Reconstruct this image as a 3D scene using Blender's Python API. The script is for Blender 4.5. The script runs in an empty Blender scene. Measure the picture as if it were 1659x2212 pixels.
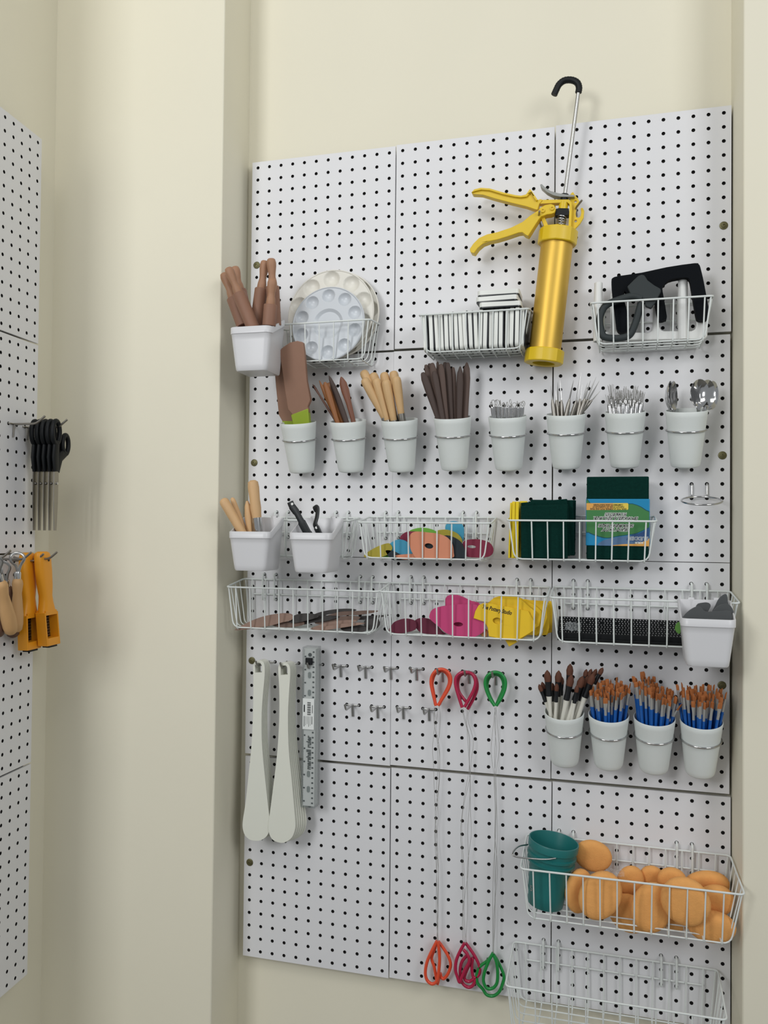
import bpy, math, random
from mathutils import Vector, Matrix
from mathutils.geometry import tessellate_polygon
random.seed(7)
SC = bpy.context.scene
COL = SC.collection
# All building below is in millimetres: x right along the back wall, y into the wall (pegboard face at y = 0),
# z up from the top edge of the pegboard, which hangs 2.3 m above the floor.
ZTOP = 2300.0
def W(x, y, z): return Vector((x / 1000, y / 1000, (z + ZTOP) / 1000))
def hexc(h):
    r = []
    for i in (0, 2, 4):
        c = int(h[i:i + 2], 16) / 255
        r.append(c / 12.92 if c <= .04045 else ((c + .055) / 1.055) ** 2.4)
    return (r[0], r[1], r[2], 1)
# ------------------------------------------------------------------ camera
cam = bpy.data.cameras.new('camera')
cam.sensor_fit = 'VERTICAL'; cam.sensor_height = 36; cam.lens = 36 * 1800 / 2212
cam.clip_start = .02
co = bpy.data.objects.new('camera', cam); COL.objects.link(co)
Rm = Matrix(((0.96418, -0.00431, 0.26521), (0.26507, -0.02062, -0.96401), (0.00962, 0.99978, -0.01874)))
co.matrix_world = Matrix.Translation(W(719.3, -1567.2, -750.5)) @ Rm.to_4x4()
SC.camera = co
# ------------------------------------------------------------------ light
SC.view_settings.view_transform = 'Standard'; SC.view_settings.look = 'None'
SC.view_settings.exposure = 0.0; SC.view_settings.gamma = 1.0
SC.view_settings.use_curve_mapping = False
wd = bpy.data.worlds.new('world'); SC.world = wd; wd.use_nodes = True
bg = wd.node_tree.nodes['Background']
bg.inputs[0].default_value = (0.93, 0.97, 1.0, 1); bg.inputs[1].default_value = 0.33
def area(name, loc, target, sx, sy, power, colr):
    l = bpy.data.lights.new(name, 'AREA'); l.shape = 'RECTANGLE'; l.size = sx; l.size_y = sy
    l.energy = power; l.color = colr
    o = bpy.data.objects.new(name, l); COL.objects.link(o)
    o.location = loc
    o.rotation_euler = (Vector(target) - Vector(loc)).to_track_quat('-Z', 'Y').to_euler()
    return o
area('ceiling_lamp', (0.1, -1.7, 3.3), (0.3, 0, 1.7), 1.4, 0.6, 10, (1.0, 0.98, 0.94))
area('window_light', (-0.75, -2.9, 2.4), (0.1, 0, 1.8), 0.7, 0.9, 27, (0.98, 0.99, 1.0))
area('right_fill', (2.2, -2.0, 2.6), (-0.4, -0.2, 1.8), 0.9, 1.2, 20, (0.98, 0.99, 1.0))  # added fill light from the right, brightens the left-hand board
# ------------------------------------------------------------------ materials
def mat(name, colr, rough=.5, metal=0., var=0., scale=30., bump=0., bscale=200., spec=.5, coat=0., grain=None, trans=0., alpha=1., sheen=0.):
    m = bpy.data.materials.new(name); m.use_nodes = True
    nt = m.node_tree; b = nt.nodes['Principled BSDF']
    c = hexc(colr) if isinstance(colr, str) else colr
    b.inputs['Base Color'].default_value = c
    b.inputs['Roughness'].default_value = rough; b.inputs['Metallic'].default_value = metal
    b.inputs['Specular IOR Level'].default_value = spec
    if coat: b.inputs['Coat Weight'].default_value = coat
    if trans: b.inputs['Transmission Weight'].default_value = trans
    if alpha < 1: b.inputs['Alpha'].default_value = alpha
    if sheen: b.inputs['Sheen Weight'].default_value = sheen
    if var or bump:
        tc = nt.nodes.new('ShaderNodeTexCoord'); mp = nt.nodes.new('ShaderNodeMapping')
        nt.links.new(tc.outputs['Object'], mp.inputs[0])
        if grain: mp.inputs['Scale'].default_value = grain
    if var:
        nz = nt.nodes.new('ShaderNodeTexNoise'); nz.inputs['Scale'].default_value = scale; nz.inputs['Detail'].default_value = 5
        nt.links.new(mp.outputs[0], nz.inputs['Vector'])
        mx = nt.nodes.new('ShaderNodeMix'); mx.data_type = 'RGBA'
        mx.inputs[6].default_value = tuple(max(0, t * (1 - var)) for t in c[:3]) + (1,)
        mx.inputs[7].default_value = tuple(min(1, t * (1 + var)) for t in c[:3]) + (1,)
        nt.links.new(nz.outputs['Fac'], mx.inputs[0]); nt.links.new(mx.outputs[2], b.inputs['Base Color'])
    if bump:
        n2 = nt.nodes.new('ShaderNodeTexNoise'); n2.inputs['Scale'].default_value = bscale; n2.inputs['Detail'].default_value = 3
        nt.links.new(mp.outputs[0], n2.inputs['Vector'])
        bp = nt.nodes.new('ShaderNodeBump'); bp.inputs['Strength'].default_value = bump; bp.inputs['Distance'].default_value = .001
        nt.links.new(n2.outputs['Fac'], bp.inputs['Height']); nt.links.new(bp.outputs[0], b.inputs['Normal'])
    return m
M = dict(
 wall=mat('cream_wall_paint', 'e6e1cd', .75, var=.03, scale=4, bump=.12, bscale=90),
 floor=mat('concrete_floor', '77746d', .7, var=.2, scale=6),
 board=mat('white_pegboard', 'dfdfe1', .42, var=.02, scale=12),
 hole_shade=mat('hole_shade_hardboard', '14110f', .95),  # hardboard coloured near black: shade of the peg holes put into the colour
 brass=mat('dull_brass', '6e6a4c', .5, .8, var=.3, scale=300),
 dark=mat('dark_steel', '26241f', .5, .6),
 wire=mat('white_wire_coating', 'dde2df', .38),
 bin=mat('white_bin_plastic', 'd6d6d8', .35, var=.01, bump=.03, bscale=600),
 cup=mat('white_cup_plastic', 'dfe4e1', .5, var=.015, scale=80, bump=.05, bscale=900),
 chrome=mat('chrome', 'c8c8c8', .12, 1.),
 steel=mat('steel', 'b4b4b2', .3, 1.),
 satin=mat('satin_steel', '9b9790', .38, 1., var=.1, scale=80, grain=(1, 1, .1)),
 gold=mat('gold_anodised', 'd8b250', .46, .75, var=.12, scale=60, grain=(1, 1, .15)),
 yellow=mat('yellow_enamel', 'e3c01f', .38, var=.05, scale=40),
 yellow2=mat('yellow_plastic_cap', 'e2bf18', .38),
 black=mat('black_rubber', '0a0e11', .5, spec=.3),
 foamb=mat('black_foam', '080c11', .8, bump=.15, bscale=900, spec=.15),
 grey=mat('grey_rubber', '323839', .6, spec=.3),
 greyl=mat('grey_lever', '8d8f8b', .4, .4),
 pvc=mat('white_pvc', 'e4e5e2', .4),
 # ribbon of other materials is added next to the things that use them
)
# ------------------------------------------------------------------ mesh building
class MB:
    def __init__(s): s.v = []; s.f = []
    def add(s, vs, fs):
        n = len(s.v); s.v += [Vector(q) for q in vs]; s.f += [tuple(i + n for i in f) for f in fs]; return s
    def box(s, x0, x1, y0, y1, z0, z1, m=None):
        vs = [Vector((x, y, z)) for z in (z0, z1) for y in (y0, y1) for x in (x0, x1)]
        if m: vs = [m @ q for q in vs]
        return s.add(vs, [(0, 2, 3, 1), (4, 5, 7, 6), (0, 1, 5, 4), (2, 6, 7, 3), (0, 4, 6, 2), (1, 3, 7, 5)])
    def loops(s, ls, closed=True, cap0=True, cap1=True, ring=False):
        n = len(ls[0]); vs = [q for l in ls for q in l]; fs = []
        k = len(ls)
        for i in range(k if ring else k - 1):
            for j in range(n if closed else n - 1):
                a, b = i * n + j, i * n + (j + 1) % n
                c, d = ((i + 1) % k) * n + (j + 1) % n, ((i + 1) % k) * n + j
                fs.append((a, b, c, d))
        if cap0 and not ring: fs.append(tuple(reversed(range(n))))
        if cap1 and not ring: fs.append(tuple((k - 1) * n + j for j in range(n)))
        return s.add(vs, fs)
    def tube(s, pts, r, seg=8, closed=False, flat=None, up=None):
        pts = [Vector(q) for q in pts]; n = len(pts)
        rs = r if isinstance(r, (list, tuple)) else [r] * n
        T = []
        for i in range(n):
            a = pts[(i - 1) % n] if (closed or i > 0) else pts[i]
            b = pts[(i + 1) % n] if (closed or i < n - 1) else pts[i]
            T.append((b - a).normalized())
        u = Vector(up) if up else (Vector((0, 1, 0)) if abs(T[0].y) < .8 else Vector((1, 0, 0)))
        ls = []
        for i in range(n):
            u = (u - T[i] * u.dot(T[i])).normalized(); w = T[i].cross(u)
            k = rs[i]; ka, kb = k if isinstance(k, tuple) else (k, k)
            ls.append([pts[i] + w * (math.cos(2 * math.pi * j / seg) * ka) + u * (math.sin(2 * math.pi * j / seg) * kb) for j in range(seg)])
        return s.loops(ls, True, True, True, closed)
    def lathe(s, prof, m=None, seg=24):
        # prof: (radius, height) pairs along local z
        ls = []
        for r, h in prof:
            ls.append([Vector((max(r, .01) * math.cos(2 * math.pi * j / seg), max(r, .01) * math.sin(2 * math.pi * j / seg), h)) for j in range(seg)])
        if m: ls = [[m @ q for q in l] for l in ls]
        return s.loops(ls)
    def prism(s, out, d, th, holes=(), k=0., zr=None, m=None, kx=0., xr=None, curve=0.):
        # outline in (x, z), front face d mm in front of the board, th mm thick towards the board; k leans it by depth per mm of height
        zr = zr if zr is not None else min(q[1] for q in out)
        xr = xr if xr is not None else sum(q[0] for q in out) / len(out)
        rings = [list(out)] + [list(h) for h in holes]
        flat = [q for r in rings for q in r]
        tri = tessellate_polygon([[Vector((q[0], q[1], 0)) for q in r] for r in rings])
        def P(q, e):
            y = -(d + k * (q[1] - zr) + kx * (q[0] - xr) + curve * (q[0] - xr) ** 2) + e
            v = Vector((q[0], y, q[1])); return m @ v if m else v
        n = len(flat); vs = [P(q, 0) for q in flat] + [P(q, th) for q in flat]; fs = []
        for t in tri:
            a, b, c = t
            ar = (flat[b][0] - flat[a][0]) * (flat[c][1] - flat[a][1]) - (flat[c][0] - flat[a][0]) * (flat[b][1] - flat[a][1])
            if ar < 0: a, b, c = c, b, a
            fs.append((a, b, c)); fs.append((a + n, c + n, b + n))
        o = 0
        for ri, r in enumerate(rings):
            ar = sum(r[i][0] * r[(i + 1) % len(r)][1] - r[(i + 1) % len(r)][0] * r[i][1] for i in range(len(r)))
            for i in range(len(r)):
                a, b = o + i, o + (i + 1) % len(r)
                fs.append((a, a + n, b + n, b) if (ar > 0) == (ri == 0) else (b, b + n, a + n, a))
            o += len(r)
        return s.add(vs, fs)
    def mesh(s, name, loc, smooth=40):
        me = bpy.data.meshes.new(name)
        me.from_pydata([tuple((q - loc) / 1000) for q in s.v], [], s.f)
        me.update()
        if smooth:
            me.polygons.foreach_set('use_smooth', [True] * len(me.polygons))
            me.set_sharp_from_angle(angle=math.radians(smooth))
        return me
def axis_m(a, b):
    # local z runs from a to b
    a = Vector(a); b = Vector(b)
    return Matrix.Translation(a) @ (b - a).to_track_quat('Z', 'Y').to_matrix().to_4x4()
ROOT_LOC = {}
def tag(o, label, cat, group=None, kind=None):
    if label: o['label'] = label
    if cat: o['category'] = cat
    if group: o['group'] = group
    if kind: o['kind'] = kind
    return o
def thing(name, label, cat, loc, group=None):
    o = bpy.data.objects.new(name, None); COL.objects.link(o)
    o.empty_display_size = .02
    o.location = W(*loc); ROOT_LOC[o.name] = Vector(loc)
    return tag(o, label, cat, group)
def part(name, mb, m, parent, smooth=40, bevel=0, label=None, segs=2, sub=0):
    # parent: a thing (Empty) or one of its parts; mesh data is stored relative to the thing's base
    root = parent
    while root.parent: root = root.parent
    me = mb.mesh(name, ROOT_LOC[root.name], smooth)
    me.materials.append(m)
    o = bpy.data.objects.new(name, me); COL.objects.link(o); o.parent = parent
    if bevel: bev(o, bevel, segs)
    if label: o['label'] = label
    return o
def solo(name, mb, m, label=None, cat=None, group=None, kind=None, smooth=40, bevel=0, loc=None, segs=2):
    # a thing that is one mesh
    if loc is None:
        xs = [q.x for q in mb.v]; ys = [q.y for q in mb.v]; zs = [q.z for q in mb.v]
        loc = ((min(xs) + max(xs)) / 2, (min(ys) + max(ys)) / 2, min(zs))
    me = mb.mesh(name, Vector(loc), smooth); me.materials.append(m)
    o = bpy.data.objects.new(name, me); COL.objects.link(o); o.location = W(*loc)
    ROOT_LOC[o.name] = Vector(loc)
    if bevel: bev(o, bevel, segs)
    return tag(o, label, cat, group, kind)
def bev(o, w, segs=2):
    b = o.modifiers.new('bevel', 'BEVEL'); b.width = w / 1000; b.segments = segs; b.limit_method = 'ANGLE'; b.angle_limit = math.radians(40)
    b.use_clamp_overlap = True
def fillet(pts, r, closed=False, n=4):
    pts = [Vector(q) for q in pts]; out = []; N = len(pts)
    for i, q in enumerate(pts):
        if not closed and i in (0, N - 1): out.append(q); continue
        a = pts[(i - 1) % N] - q; b = pts[(i + 1) % N] - q
        l = min(r, a.length * .45, b.length * .45)
        p0 = q + a.normalized() * l; p1 = q + b.normalized() * l
        for k in range(n + 1):
            t = k / n; out.append(p0 * (1 - t) ** 2 + q * 2 * t * (1 - t) + p1 * t * t)
    return out
def spline(pts, n=5, closed=False):
    P = [Vector(q) for q in pts]; N = len(P); out = []
    for i in range(N if closed else N - 1):
        p1, p2 = P[i], P[(i + 1) % N]
        p0 = P[(i - 1) % N] if (closed or i) else p1 * 2 - p2
        p3 = P[(i + 2) % N] if (closed or i + 2 < N) else p2 * 2 - p1
        for k in range(n):
            t = k / n
            out.append(.5 * ((2 * p1) + (p2 - p0) * t + (2 * p0 - 5 * p1 + 4 * p2 - p3) * t * t + (3 * p1 - p0 - 3 * p2 + p3) * t ** 3))
    if not closed: out.append(P[-1])
    return out
def smooth2(pts, n=4):
    return [(q.x, q.y) for q in spline([(a, b, 0) for a, b in pts], n, True)]
def circ(cx, cz, rx, rz, n=20, rot=0):
    c, s = math.cos(rot), math.sin(rot); o = []
    for i in range(n):
        a = 2 * math.pi * i / n; x, z = rx * math.cos(a), rz * math.sin(a)
        o.append((cx + x * c - z * s, cz + x * s + z * c))
    return o

# ------------------------------------------------------------------ the room
PX, PZ, R0 = 25.4, 25.13, 3.35
XL, XR, YB, YFL, YFR = -18, 920, 22, -98, -87
FLOOR, CEIL = -2300, 900
def struct(name, mb, m=None, bevel=0):
    return solo(name, mb, m or M['wall'], kind='structure', bevel=bevel)
struct('floor', MB().box(-1400, 3200, -4000, 300, FLOOR - 50, FLOOR), M['floor'])
struct('wall_back', MB().box(XL - 5, XR + 5, YB, YB + 80, FLOOR, CEIL))
struct('wall_pillar', MB().box(-520, XL, YFL, YB + 80, FLOOR, CEIL), bevel=2.5)
# the right-hand return is a little out of square: it opens towards the room
plan = [(XR, YB + 80), (XR, YB), (XR + 5.4, YFR), (3200, YFR), (3200, YB + 80)]
struct('wall_right', MB().loops([[(x, y, z) for x, y in plan] for z in (FLOOR, CEIL)]), bevel=2.5)
# left-hand wall: runs towards the viewer from the pillar, a few degrees out of square
YAW = -0.08772
LN = Vector((math.cos(YAW), -math.sin(YAW), 0)); LT = Vector((-math.sin(YAW), -math.cos(YAW), 0)); LO = Vector((-359.8, -201.5, 0))
def LB(s, off, z):
    # point on the left-hand board: s mm towards the viewer from its last hole column, off mm out from its face
    return LO + LT * s + LN * off + Vector((0, 0, z))
LM = Matrix(((LT.x, LN.x, 0, LO.x), (LT.y, LN.y, 0, LO.y), (0, 0, 1, 0), (0, 0, 0, 1)))
struct('wall_left', MB().box(-125, 345, -120, -30, FLOOR, CEIL, LM))
# ------------------------------------------------------------------ pegboards
PW, PH = 304.4, 401.2
def pegmesh():
    mb = MB(); n = 12
    nx, nz = 12, 16
    ox, oz = (12 * PX - PW) / 2, (16 * PZ - PH) / 2
    def gx(i): return ox if i == 0 else (12 * PX - ox if i == 12 else i * PX)
    def gz(j): return -(oz if j == 0 else (16 * PZ - oz if j == 16 else j * PZ))
    mb.v = [Vector((gx(i), 0, gz(j))) for j in range(nz + 1) for i in range(nx + 1)]
    g = lambda i, j: j * (nx + 1) + i
    for j in range(nz):
        for i in range(nx):
            cx, cz = (i + .5) * PX, -(j + .5) * PZ
            b = len(mb.v)
            for y in (0, 3.4):
                for k in range(n):
                    a = 2 * math.pi * k / n + math.pi / 4
                    mb.v.append(Vector((cx + R0 * math.cos(a), y, cz + R0 * math.sin(a))))
            cs = [g(i + 1, j), g(i, j), g(i, j + 1), g(i + 1, j + 1)]   # corners at 45, 135, 225, 315 degrees
            for q in range(4):
                c0, c1 = cs[q], cs[(q + 1) % 4]
                m0 = [b + (q * 3 + t) % n for t in range(4)]
                mb.f += [(c0, m0[1], m0[0]), (c0, c1, m0[2]), (c0, m0[2], m0[1]), (c1, m0[3], m0[2])]
            for k in range(n):
                mb.f.append((b + k, b + (k + 1) % n, b + n + (k + 1) % n, b + n + k))
    # rim of the sheet
    e = [g(i, 0) for i in range(nx)] + [g(nx, j) for j in range(nz)] + [g(nx - i, nz) for i in range(nx)] + [g(0, nz - j) for j in range(nz)]
    b = len(mb.v)
    for i in e: mb.v.append(mb.v[i] + Vector((0, 5, 0)))
    for k in range(len(e)):
        mb.f.append((e[k], b + k, b + (k + 1) % len(e), e[(k + 1) % len(e)]))
    me = mb.mesh('pegboard_sheet', Vector((0, 0, 0)), 30)
    me.materials.append(M['board']); me.materials.append(M['hole_shade'])      # face paint; hole walls near black, their shade put into the colour
    me.polygons.foreach_set('material_index', [1 if len(f) == 4 and all(abs((mb.v[i].x / PX) % 1 - .5) < .14 for i in f) and max(mb.v[i].y for i in f) < 4 else 0 for f in mb.f])
    return me
PEG = pegmesh()
backmb = MB().box(4, PW - 4, 3.5, 18, -PH + 4, -4)  # near-black sheet added behind the holes to stand for their shaded cavity
BACK = backmb.mesh('shade_backing', Vector((0, 0, 0)), 0); BACK.materials.append(M['hole_shade'])
def screwmesh():
    mm = Matrix.Rotation(math.pi / 2, 4, 'X')
    a = MB().lathe([(0, 0), (7.2, 0), (7.2, .9), (6, 1.6), (4, 1.7), (3.8, 2.7), (1.8, 3), (1.6, 1.7), (0, 1.7)], mm, 20)
    return a.mesh('screw', Vector((0, 0, 0)), 35)
SCREW = screwmesh(); SCREW.materials.append(M['brass'])
OFF = {(1, 1): (0, -1.6), (1, 2): (.1, .1), (1, 3): (.5, 2.1), (2, 1): (0, -2.4), (2, 2): (-1.6, -1.4), (2, 3): (-.9, .4),
       (3, 1): (.3, -.2), (3, 2): (-.7, 1.8), (3, 3): (-1, 2.6), (4, 1): (1.1, -2.2), (4, 2): (1.3, -.5), (4, 3): (1.2, .5)}
def org(r, c):
    o = OFF[(r, c)]
    return ((c - 1) * (12 * PX + 1.5) + o[0], -(r - 1) * (16 * PZ + 2.55) + o[1])
def H(r, c, row, col):
    o = org(r, c); return (o[0] + (col - .5) * PX, o[1] - (row - .5) * PZ)
RW = {1: 'top', 2: 'second', 3: 'third', 4: 'bottom'}
PLAB = {
 (1, 1): 'white pegboard panel behind the round palettes, top left of the board', (1, 2): 'white pegboard panel behind the yellow gun handles, top middle of the board',
 (1, 3): 'white pegboard panel behind the black bracket, top right of the board', (2, 1): 'white pegboard panel behind the brown paddles and wooden tools cups',
 (2, 2): 'white pegboard panel behind the dark brown sticks cup', (2, 3): 'white pegboard panel behind the spoons cup and empty ring',
 (3, 1): 'white pegboard panel behind the ruler pack and hanging white paddles', (3, 2): 'white pegboard panel behind the pink and yellow ribs basket',
 (3, 3): 'white pegboard panel behind the four paintbrush cups', (4, 1): 'bare white pegboard panel at the bottom below the white paddles',
 (4, 2): 'white pegboard panel at the bottom behind the hanging wire cutters', (4, 3): 'white pegboard panel at the bottom behind the orange sponges basket'}
def panel(label, m, group, screw=None):
    o = bpy.data.objects.new('pegboard', None); COL.objects.link(o); o.matrix_world = m
    tag(o, label, 'pegboard', group)
    a = bpy.data.objects.new('sheet', PEG); COL.objects.link(a); a.parent = o
    b = bpy.data.objects.new('shade_backing', BACK); COL.objects.link(b); b.parent = o
    if screw:
        s = bpy.data.objects.new('screw', SCREW); COL.objects.link(s); s.parent = o
        s.location = ((screw - .5) * PX / 1000, 0, -8.5 * PZ / 1000)
for r in range(1, 5):
    for c in range(1, 4):
        x, z = org(r, c)
        panel(PLAB[(r, c)], Matrix.Translation(W(x, 0, z)), 'pegboard panels on the back wall', {1: 1, 3: 12}.get(c))
lw = ['white pegboard panel on the left wall, topmost of that column', 'white pegboard panel on the left wall behind the black scissors',
      'white pegboard panel on the left wall behind the yellow shavers', 'white pegboard panel on the left wall, lowest of that column']
for r in range(1, 5):
    p0 = LB(292.1, 0, 2.5 - (r - 1) * (16 * PZ + 2.7))
    m = Matrix(((-LT.x, -LN.x, 0, p0.x / 1000), (-LT.y, -LN.y, 0, p0.y / 1000), (0, 0, 1, (p0.z + ZTOP) / 1000), (0, 0, 0, 1)))
    panel(lw[r - 1], m, 'pegboard panels on the left wall')

# ------------------------------------------------------------------ wire baskets
def basket(label, x0, x1, zf, zb, d, zbot, nw, hooks, inset=13, ns=2, fl=0, group='white wire baskets on the pegboard'):
    D0 = 7.; t = thing('wire_basket', label, 'basket', ((x0 + x1) / 2, -D0, zbot), group)
    def put(name, pts, r, closed=False, seg=8): return part(name, MB().tube(pts, r, seg, closed), M['wire'], t, 60)
    put('rim', fillet([(x0, -D0, zb), (x1, -D0, zb), (x1 + fl, -d, zf), (x0, -d, zf)], 8, True, 4), 1.75, True)
    db = d - 6
    put('front_frame', fillet([(x0 + 4, -d + 2, zf - 1), (x0 + inset, -db, zbot), (x1 - inset, -db, zbot), (x1 + fl - 4, -d + 2, zf - 1)], 14), 1.4)
    put('back_frame', fillet([(x0 + 4, -D0, zb - 1), (x0 + inset, -D0 - 2, zbot), (x1 - inset, -D0 - 2, zbot), (x1 - 4, -D0, zb - 1)], 14), 1.3)
    for i in range(nw):
        f = .062 + .87 * i / (nw - 1)
        xa = x0 + (x1 - x0) * f; xb = xa + (.5 - f) * 6
        put('wire', fillet([(xa, -d + .5, zf), (xb, -db - 2.2, zbot - 2.6), (xb, -D0 - 3, zbot - 2.6), (xa, -D0 - 1.5, zb)], 5), 1.3, seg=6)
    for i in range(ns):
        f = (i + 1) / (ns + 1); y = -D0 - (d - D0) * f; yb = -D0 - 2 - (db - D0 - 2) * f; z = zb + (zf - zb) * f
        put('cross_wire', fillet([(x0, y, z), (x0 + inset, yb, zbot), (x1 - inset, yb, zbot), (x1 + fl * f, y, z)], 12), 1.25, seg=6)
    if hooks:
        zc = zb - 30
        put('crossbar', [(x0 + .07 * (x1 - x0), -D0 + 1, zc), (x1 - .07 * (x1 - x0), -D0 + 1, zc)], 1.4)
    for hx, hz in hooks:
        put('hook', fillet([(hx, 3, hz + .5), (hx, -9.5, hz + .5), (hx, -9.5, hz - 2 * PZ), (hx, 3, hz - 2 * PZ - .5)], 5, False, 4), 2.1)
    return t
def hk(r, cols, row): return [H(r, c, row, k) for c, k in cols]
basket('white wire basket holding the round paint palettes', 78, 279, -361, -354, 78, -433, 7, hk(1, ((1, 5), (1, 10)), 14))
basket('white wire basket packed with upright white tiles', 372.5, 573, -358.5, -350, 78, -427, 8, hk(1, ((2, 5), (2, 10)), 14))
basket('white wire basket holding the black bracket and white tubes', 679.5, 880.5, -355.5, -347, 78, -427, 8, hk(1, ((3, 4), (3, 9)), 14))
basket('white wire basket mostly hidden behind two white bins', 43, 243, -738, -732, 76, -807, 7, hk(2, ((1, 3), (1, 4), (1, 8), (1, 9)), 13))
basket('white wire basket of coloured foam and rubber ribs', 261, 509.5, -741, -730, 86, -806.5, 9, hk(2, ((1, 12), (2, 1), (2, 6), (2, 7)), 13))
basket('white wire basket holding the green scouring pads', 537.5, 790.5, -735.5, -726, 86, -803.5, 9, hk(2, ((2, 12), (3, 1), (3, 6), (3, 7)), 13))
basket('white wire basket with a heap of brown wooden ribs', -4, 304, -868.5, -857, 86, -946.5, 10, hk(3, ((1, 2), (1, 3), (1, 10), (1, 11)), 2), ns=3)
basket('white wire basket with maroon, pink and yellow ribs', 304.5, 608.5, -868.5, -857, 86, -946, 10, hk(3, ((2, 2), (2, 3), (2, 10), (2, 11)), 2), ns=3)
basket('white wire basket holding the black perforated tray', 614, 916.5, -869.5, -856, 88, -946, 10, hk(3, ((3, 2), (3, 3), (3, 10), (3, 11)), 2), ns=3, fl=4.5)
basket('deep white wire basket of orange sponges', 569, 917, -1330, -1312, 123, -1413, 12, hk(4, ((3, 1), (3, 2), (3, 9), (3, 10)), 4), ns=4, fl=7)
basket('deep empty white wire basket, the lowest one', 545.5, 897.5, -1530, -1511, 126, -1613, 12, hk(4, ((2, 12), (3, 1), (3, 8), (3, 9)), 12), ns=4)
# ------------------------------------------------------------------ hanging bins
def rrect(hw, y0, y1, cx, r, n=5):
    # rounded rectangle in plan, front corners (y0) well rounded, back corners tight
    o = []
    for (sx, yy, sy, rr, a0) in ((1, y0, 1, r, -90), (1, y1, -1, r * .3, 0), (-1, y1, -1, r * .3, 90), (-1, y0, 1, r, 180)):
        for k in range(n + 1):
            a = math.radians(a0 + 90 * k / n)
            o.append((cx + sx * (hw - rr) + rr * math.cos(a), yy + sy * rr + rr * math.sin(a)))
    return o
def hbin(label, xc, zf, zb, zbot, yb=-84.5, dep=72, hw=40, group='white plastic bins hung on basket rims'):
    t = thing('storage_bin', label, 'bin', (xc, yb - dep / 2, zbot), group)
    def top(y):
        u = min(max((yb - y - 10) / (dep * .42), 0), 1); u = u * u * (3 - 2 * u)
        return zb + (zf - zb) * u
    def loop(off, zfun):
        o = []
        for x, y in rrect(hw + off, yb - dep - off, yb + min(off, 0), xc, 11 + off): o.append((x, y, zfun(x, y)))
        return o
    def body_loop(frac, off, zabs=None):
        # frac 0 at the bottom, 1 at the lip
        o = []
        for (x, y), (X, Y) in zip(rrect(hw - 8 + off, yb - dep + 6 - off, yb + min(off, 0), xc, 9 + off), rrect(hw + off, yb - dep - off, yb + min(off, 0), xc, 11 + off)):
            xx, yy = x + (X - x) * frac, y + (Y - y) * frac
            z = zabs if zabs is not None else zbot + (top(yy) - 13 - zbot) * frac
            o.append((xx, yy, z))
        return o
    mb = MB()
    b0 = [(x + (xc - x) * .05, y + (yb - dep / 2 - y) * .05, zbot) for x, y, z in body_loop(0, 0, zbot)]
    ls = [b0, [(x, y, zbot + 2.5) for x, y, z in body_loop(0, 0, zbot)]] + [body_loop(i / 6, 0) for i in range(1, 7)]
    ls += [loop(.2, lambda x, y: top(y) - 12.8), loop(1.5, lambda x, y: top(y) - 12.2), loop(1.6, lambda x, y: top(y) - .6), loop(1.0, lambda x, y: top(y)),
           loop(-1.0, lambda x, y: top(y)), loop(-1.4, lambda x, y: top(y) - .8)]
    ls += [[(x, y, z) for x, y, z in body_loop(i / 6, -2)] for i in range(5, 0, -1)] + [body_loop(0, -2, zbot + 3)]
    mb.loops(ls)
    part('body', mb, M['bin'], t, 50)
    for s in (-1, 1):
        part('hanger', MB().tube(fillet([(xc + s * 20, yb - .5, zb - 14), (xc + s * 20, yb - .5, zb + 2.5), (xc + s * 20, yb + 9, zb + 2.5), (xc + s * 20, yb + 9, zb - 10)], 3), [(5, 1.2)] * 12, 8, up=(0, 1, 0)), M['bin'], t)
    return t
hbin('white plastic bin of rolling pins, hung on palette basket', 70, -381, -355, -461.5)
hbin('white plastic bin holding pale wooden handled tools', 72.5, -760, -733, -832.5)
hbin('white plastic bin holding two black plastic handles', 192.5, -761, -733.5, -833)
hbin('white plastic bin of grey rubber ribs by right wall', 865, -890, -865, -966, yb=-90)
# ------------------------------------------------------------------ cups in ring holders
CUPS = {}; CM = {}
TILT = math.radians(14)      # rings and cups droop forward
def droop(x, zr): return Matrix.Translation((x, -42, zr)) @ Matrix.Rotation(TILT, 4, 'X') @ Matrix.Translation((-x, 42, -zr))
def ring_holder(label, x, zr, r, c, row, cols):
    t = thing('ring_holder', label, 'ring holder', (x, 0, zr), 'chrome ring holders')
    cy = -42.; T = droop(x, zr); pts = [T @ Vector((x + 33 * math.cos(2 * math.pi * k / 32), cy + 33 * math.sin(2 * math.pi * k / 32), zr)) for k in range(32)]
    part('ring', MB().tube(pts, 1.6, 8, True), M['chrome'], t, 60)
    for k, s in zip(cols, (-1, 1)):
        hx, hz = H(r, c[0] if isinstance(c, tuple) and s < 0 else (c[1] if isinstance(c, tuple) else c), row, k)
        part('prong', MB().tube(fillet([(hx, 4, hz), (hx, -5, hz), (hx, -5, zr + 9), T @ Vector((x + s * 14, cy + 29.5, zr + 1.5))], 4), 1.7, 8), M['chrome'], t, 60)
    return t
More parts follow.
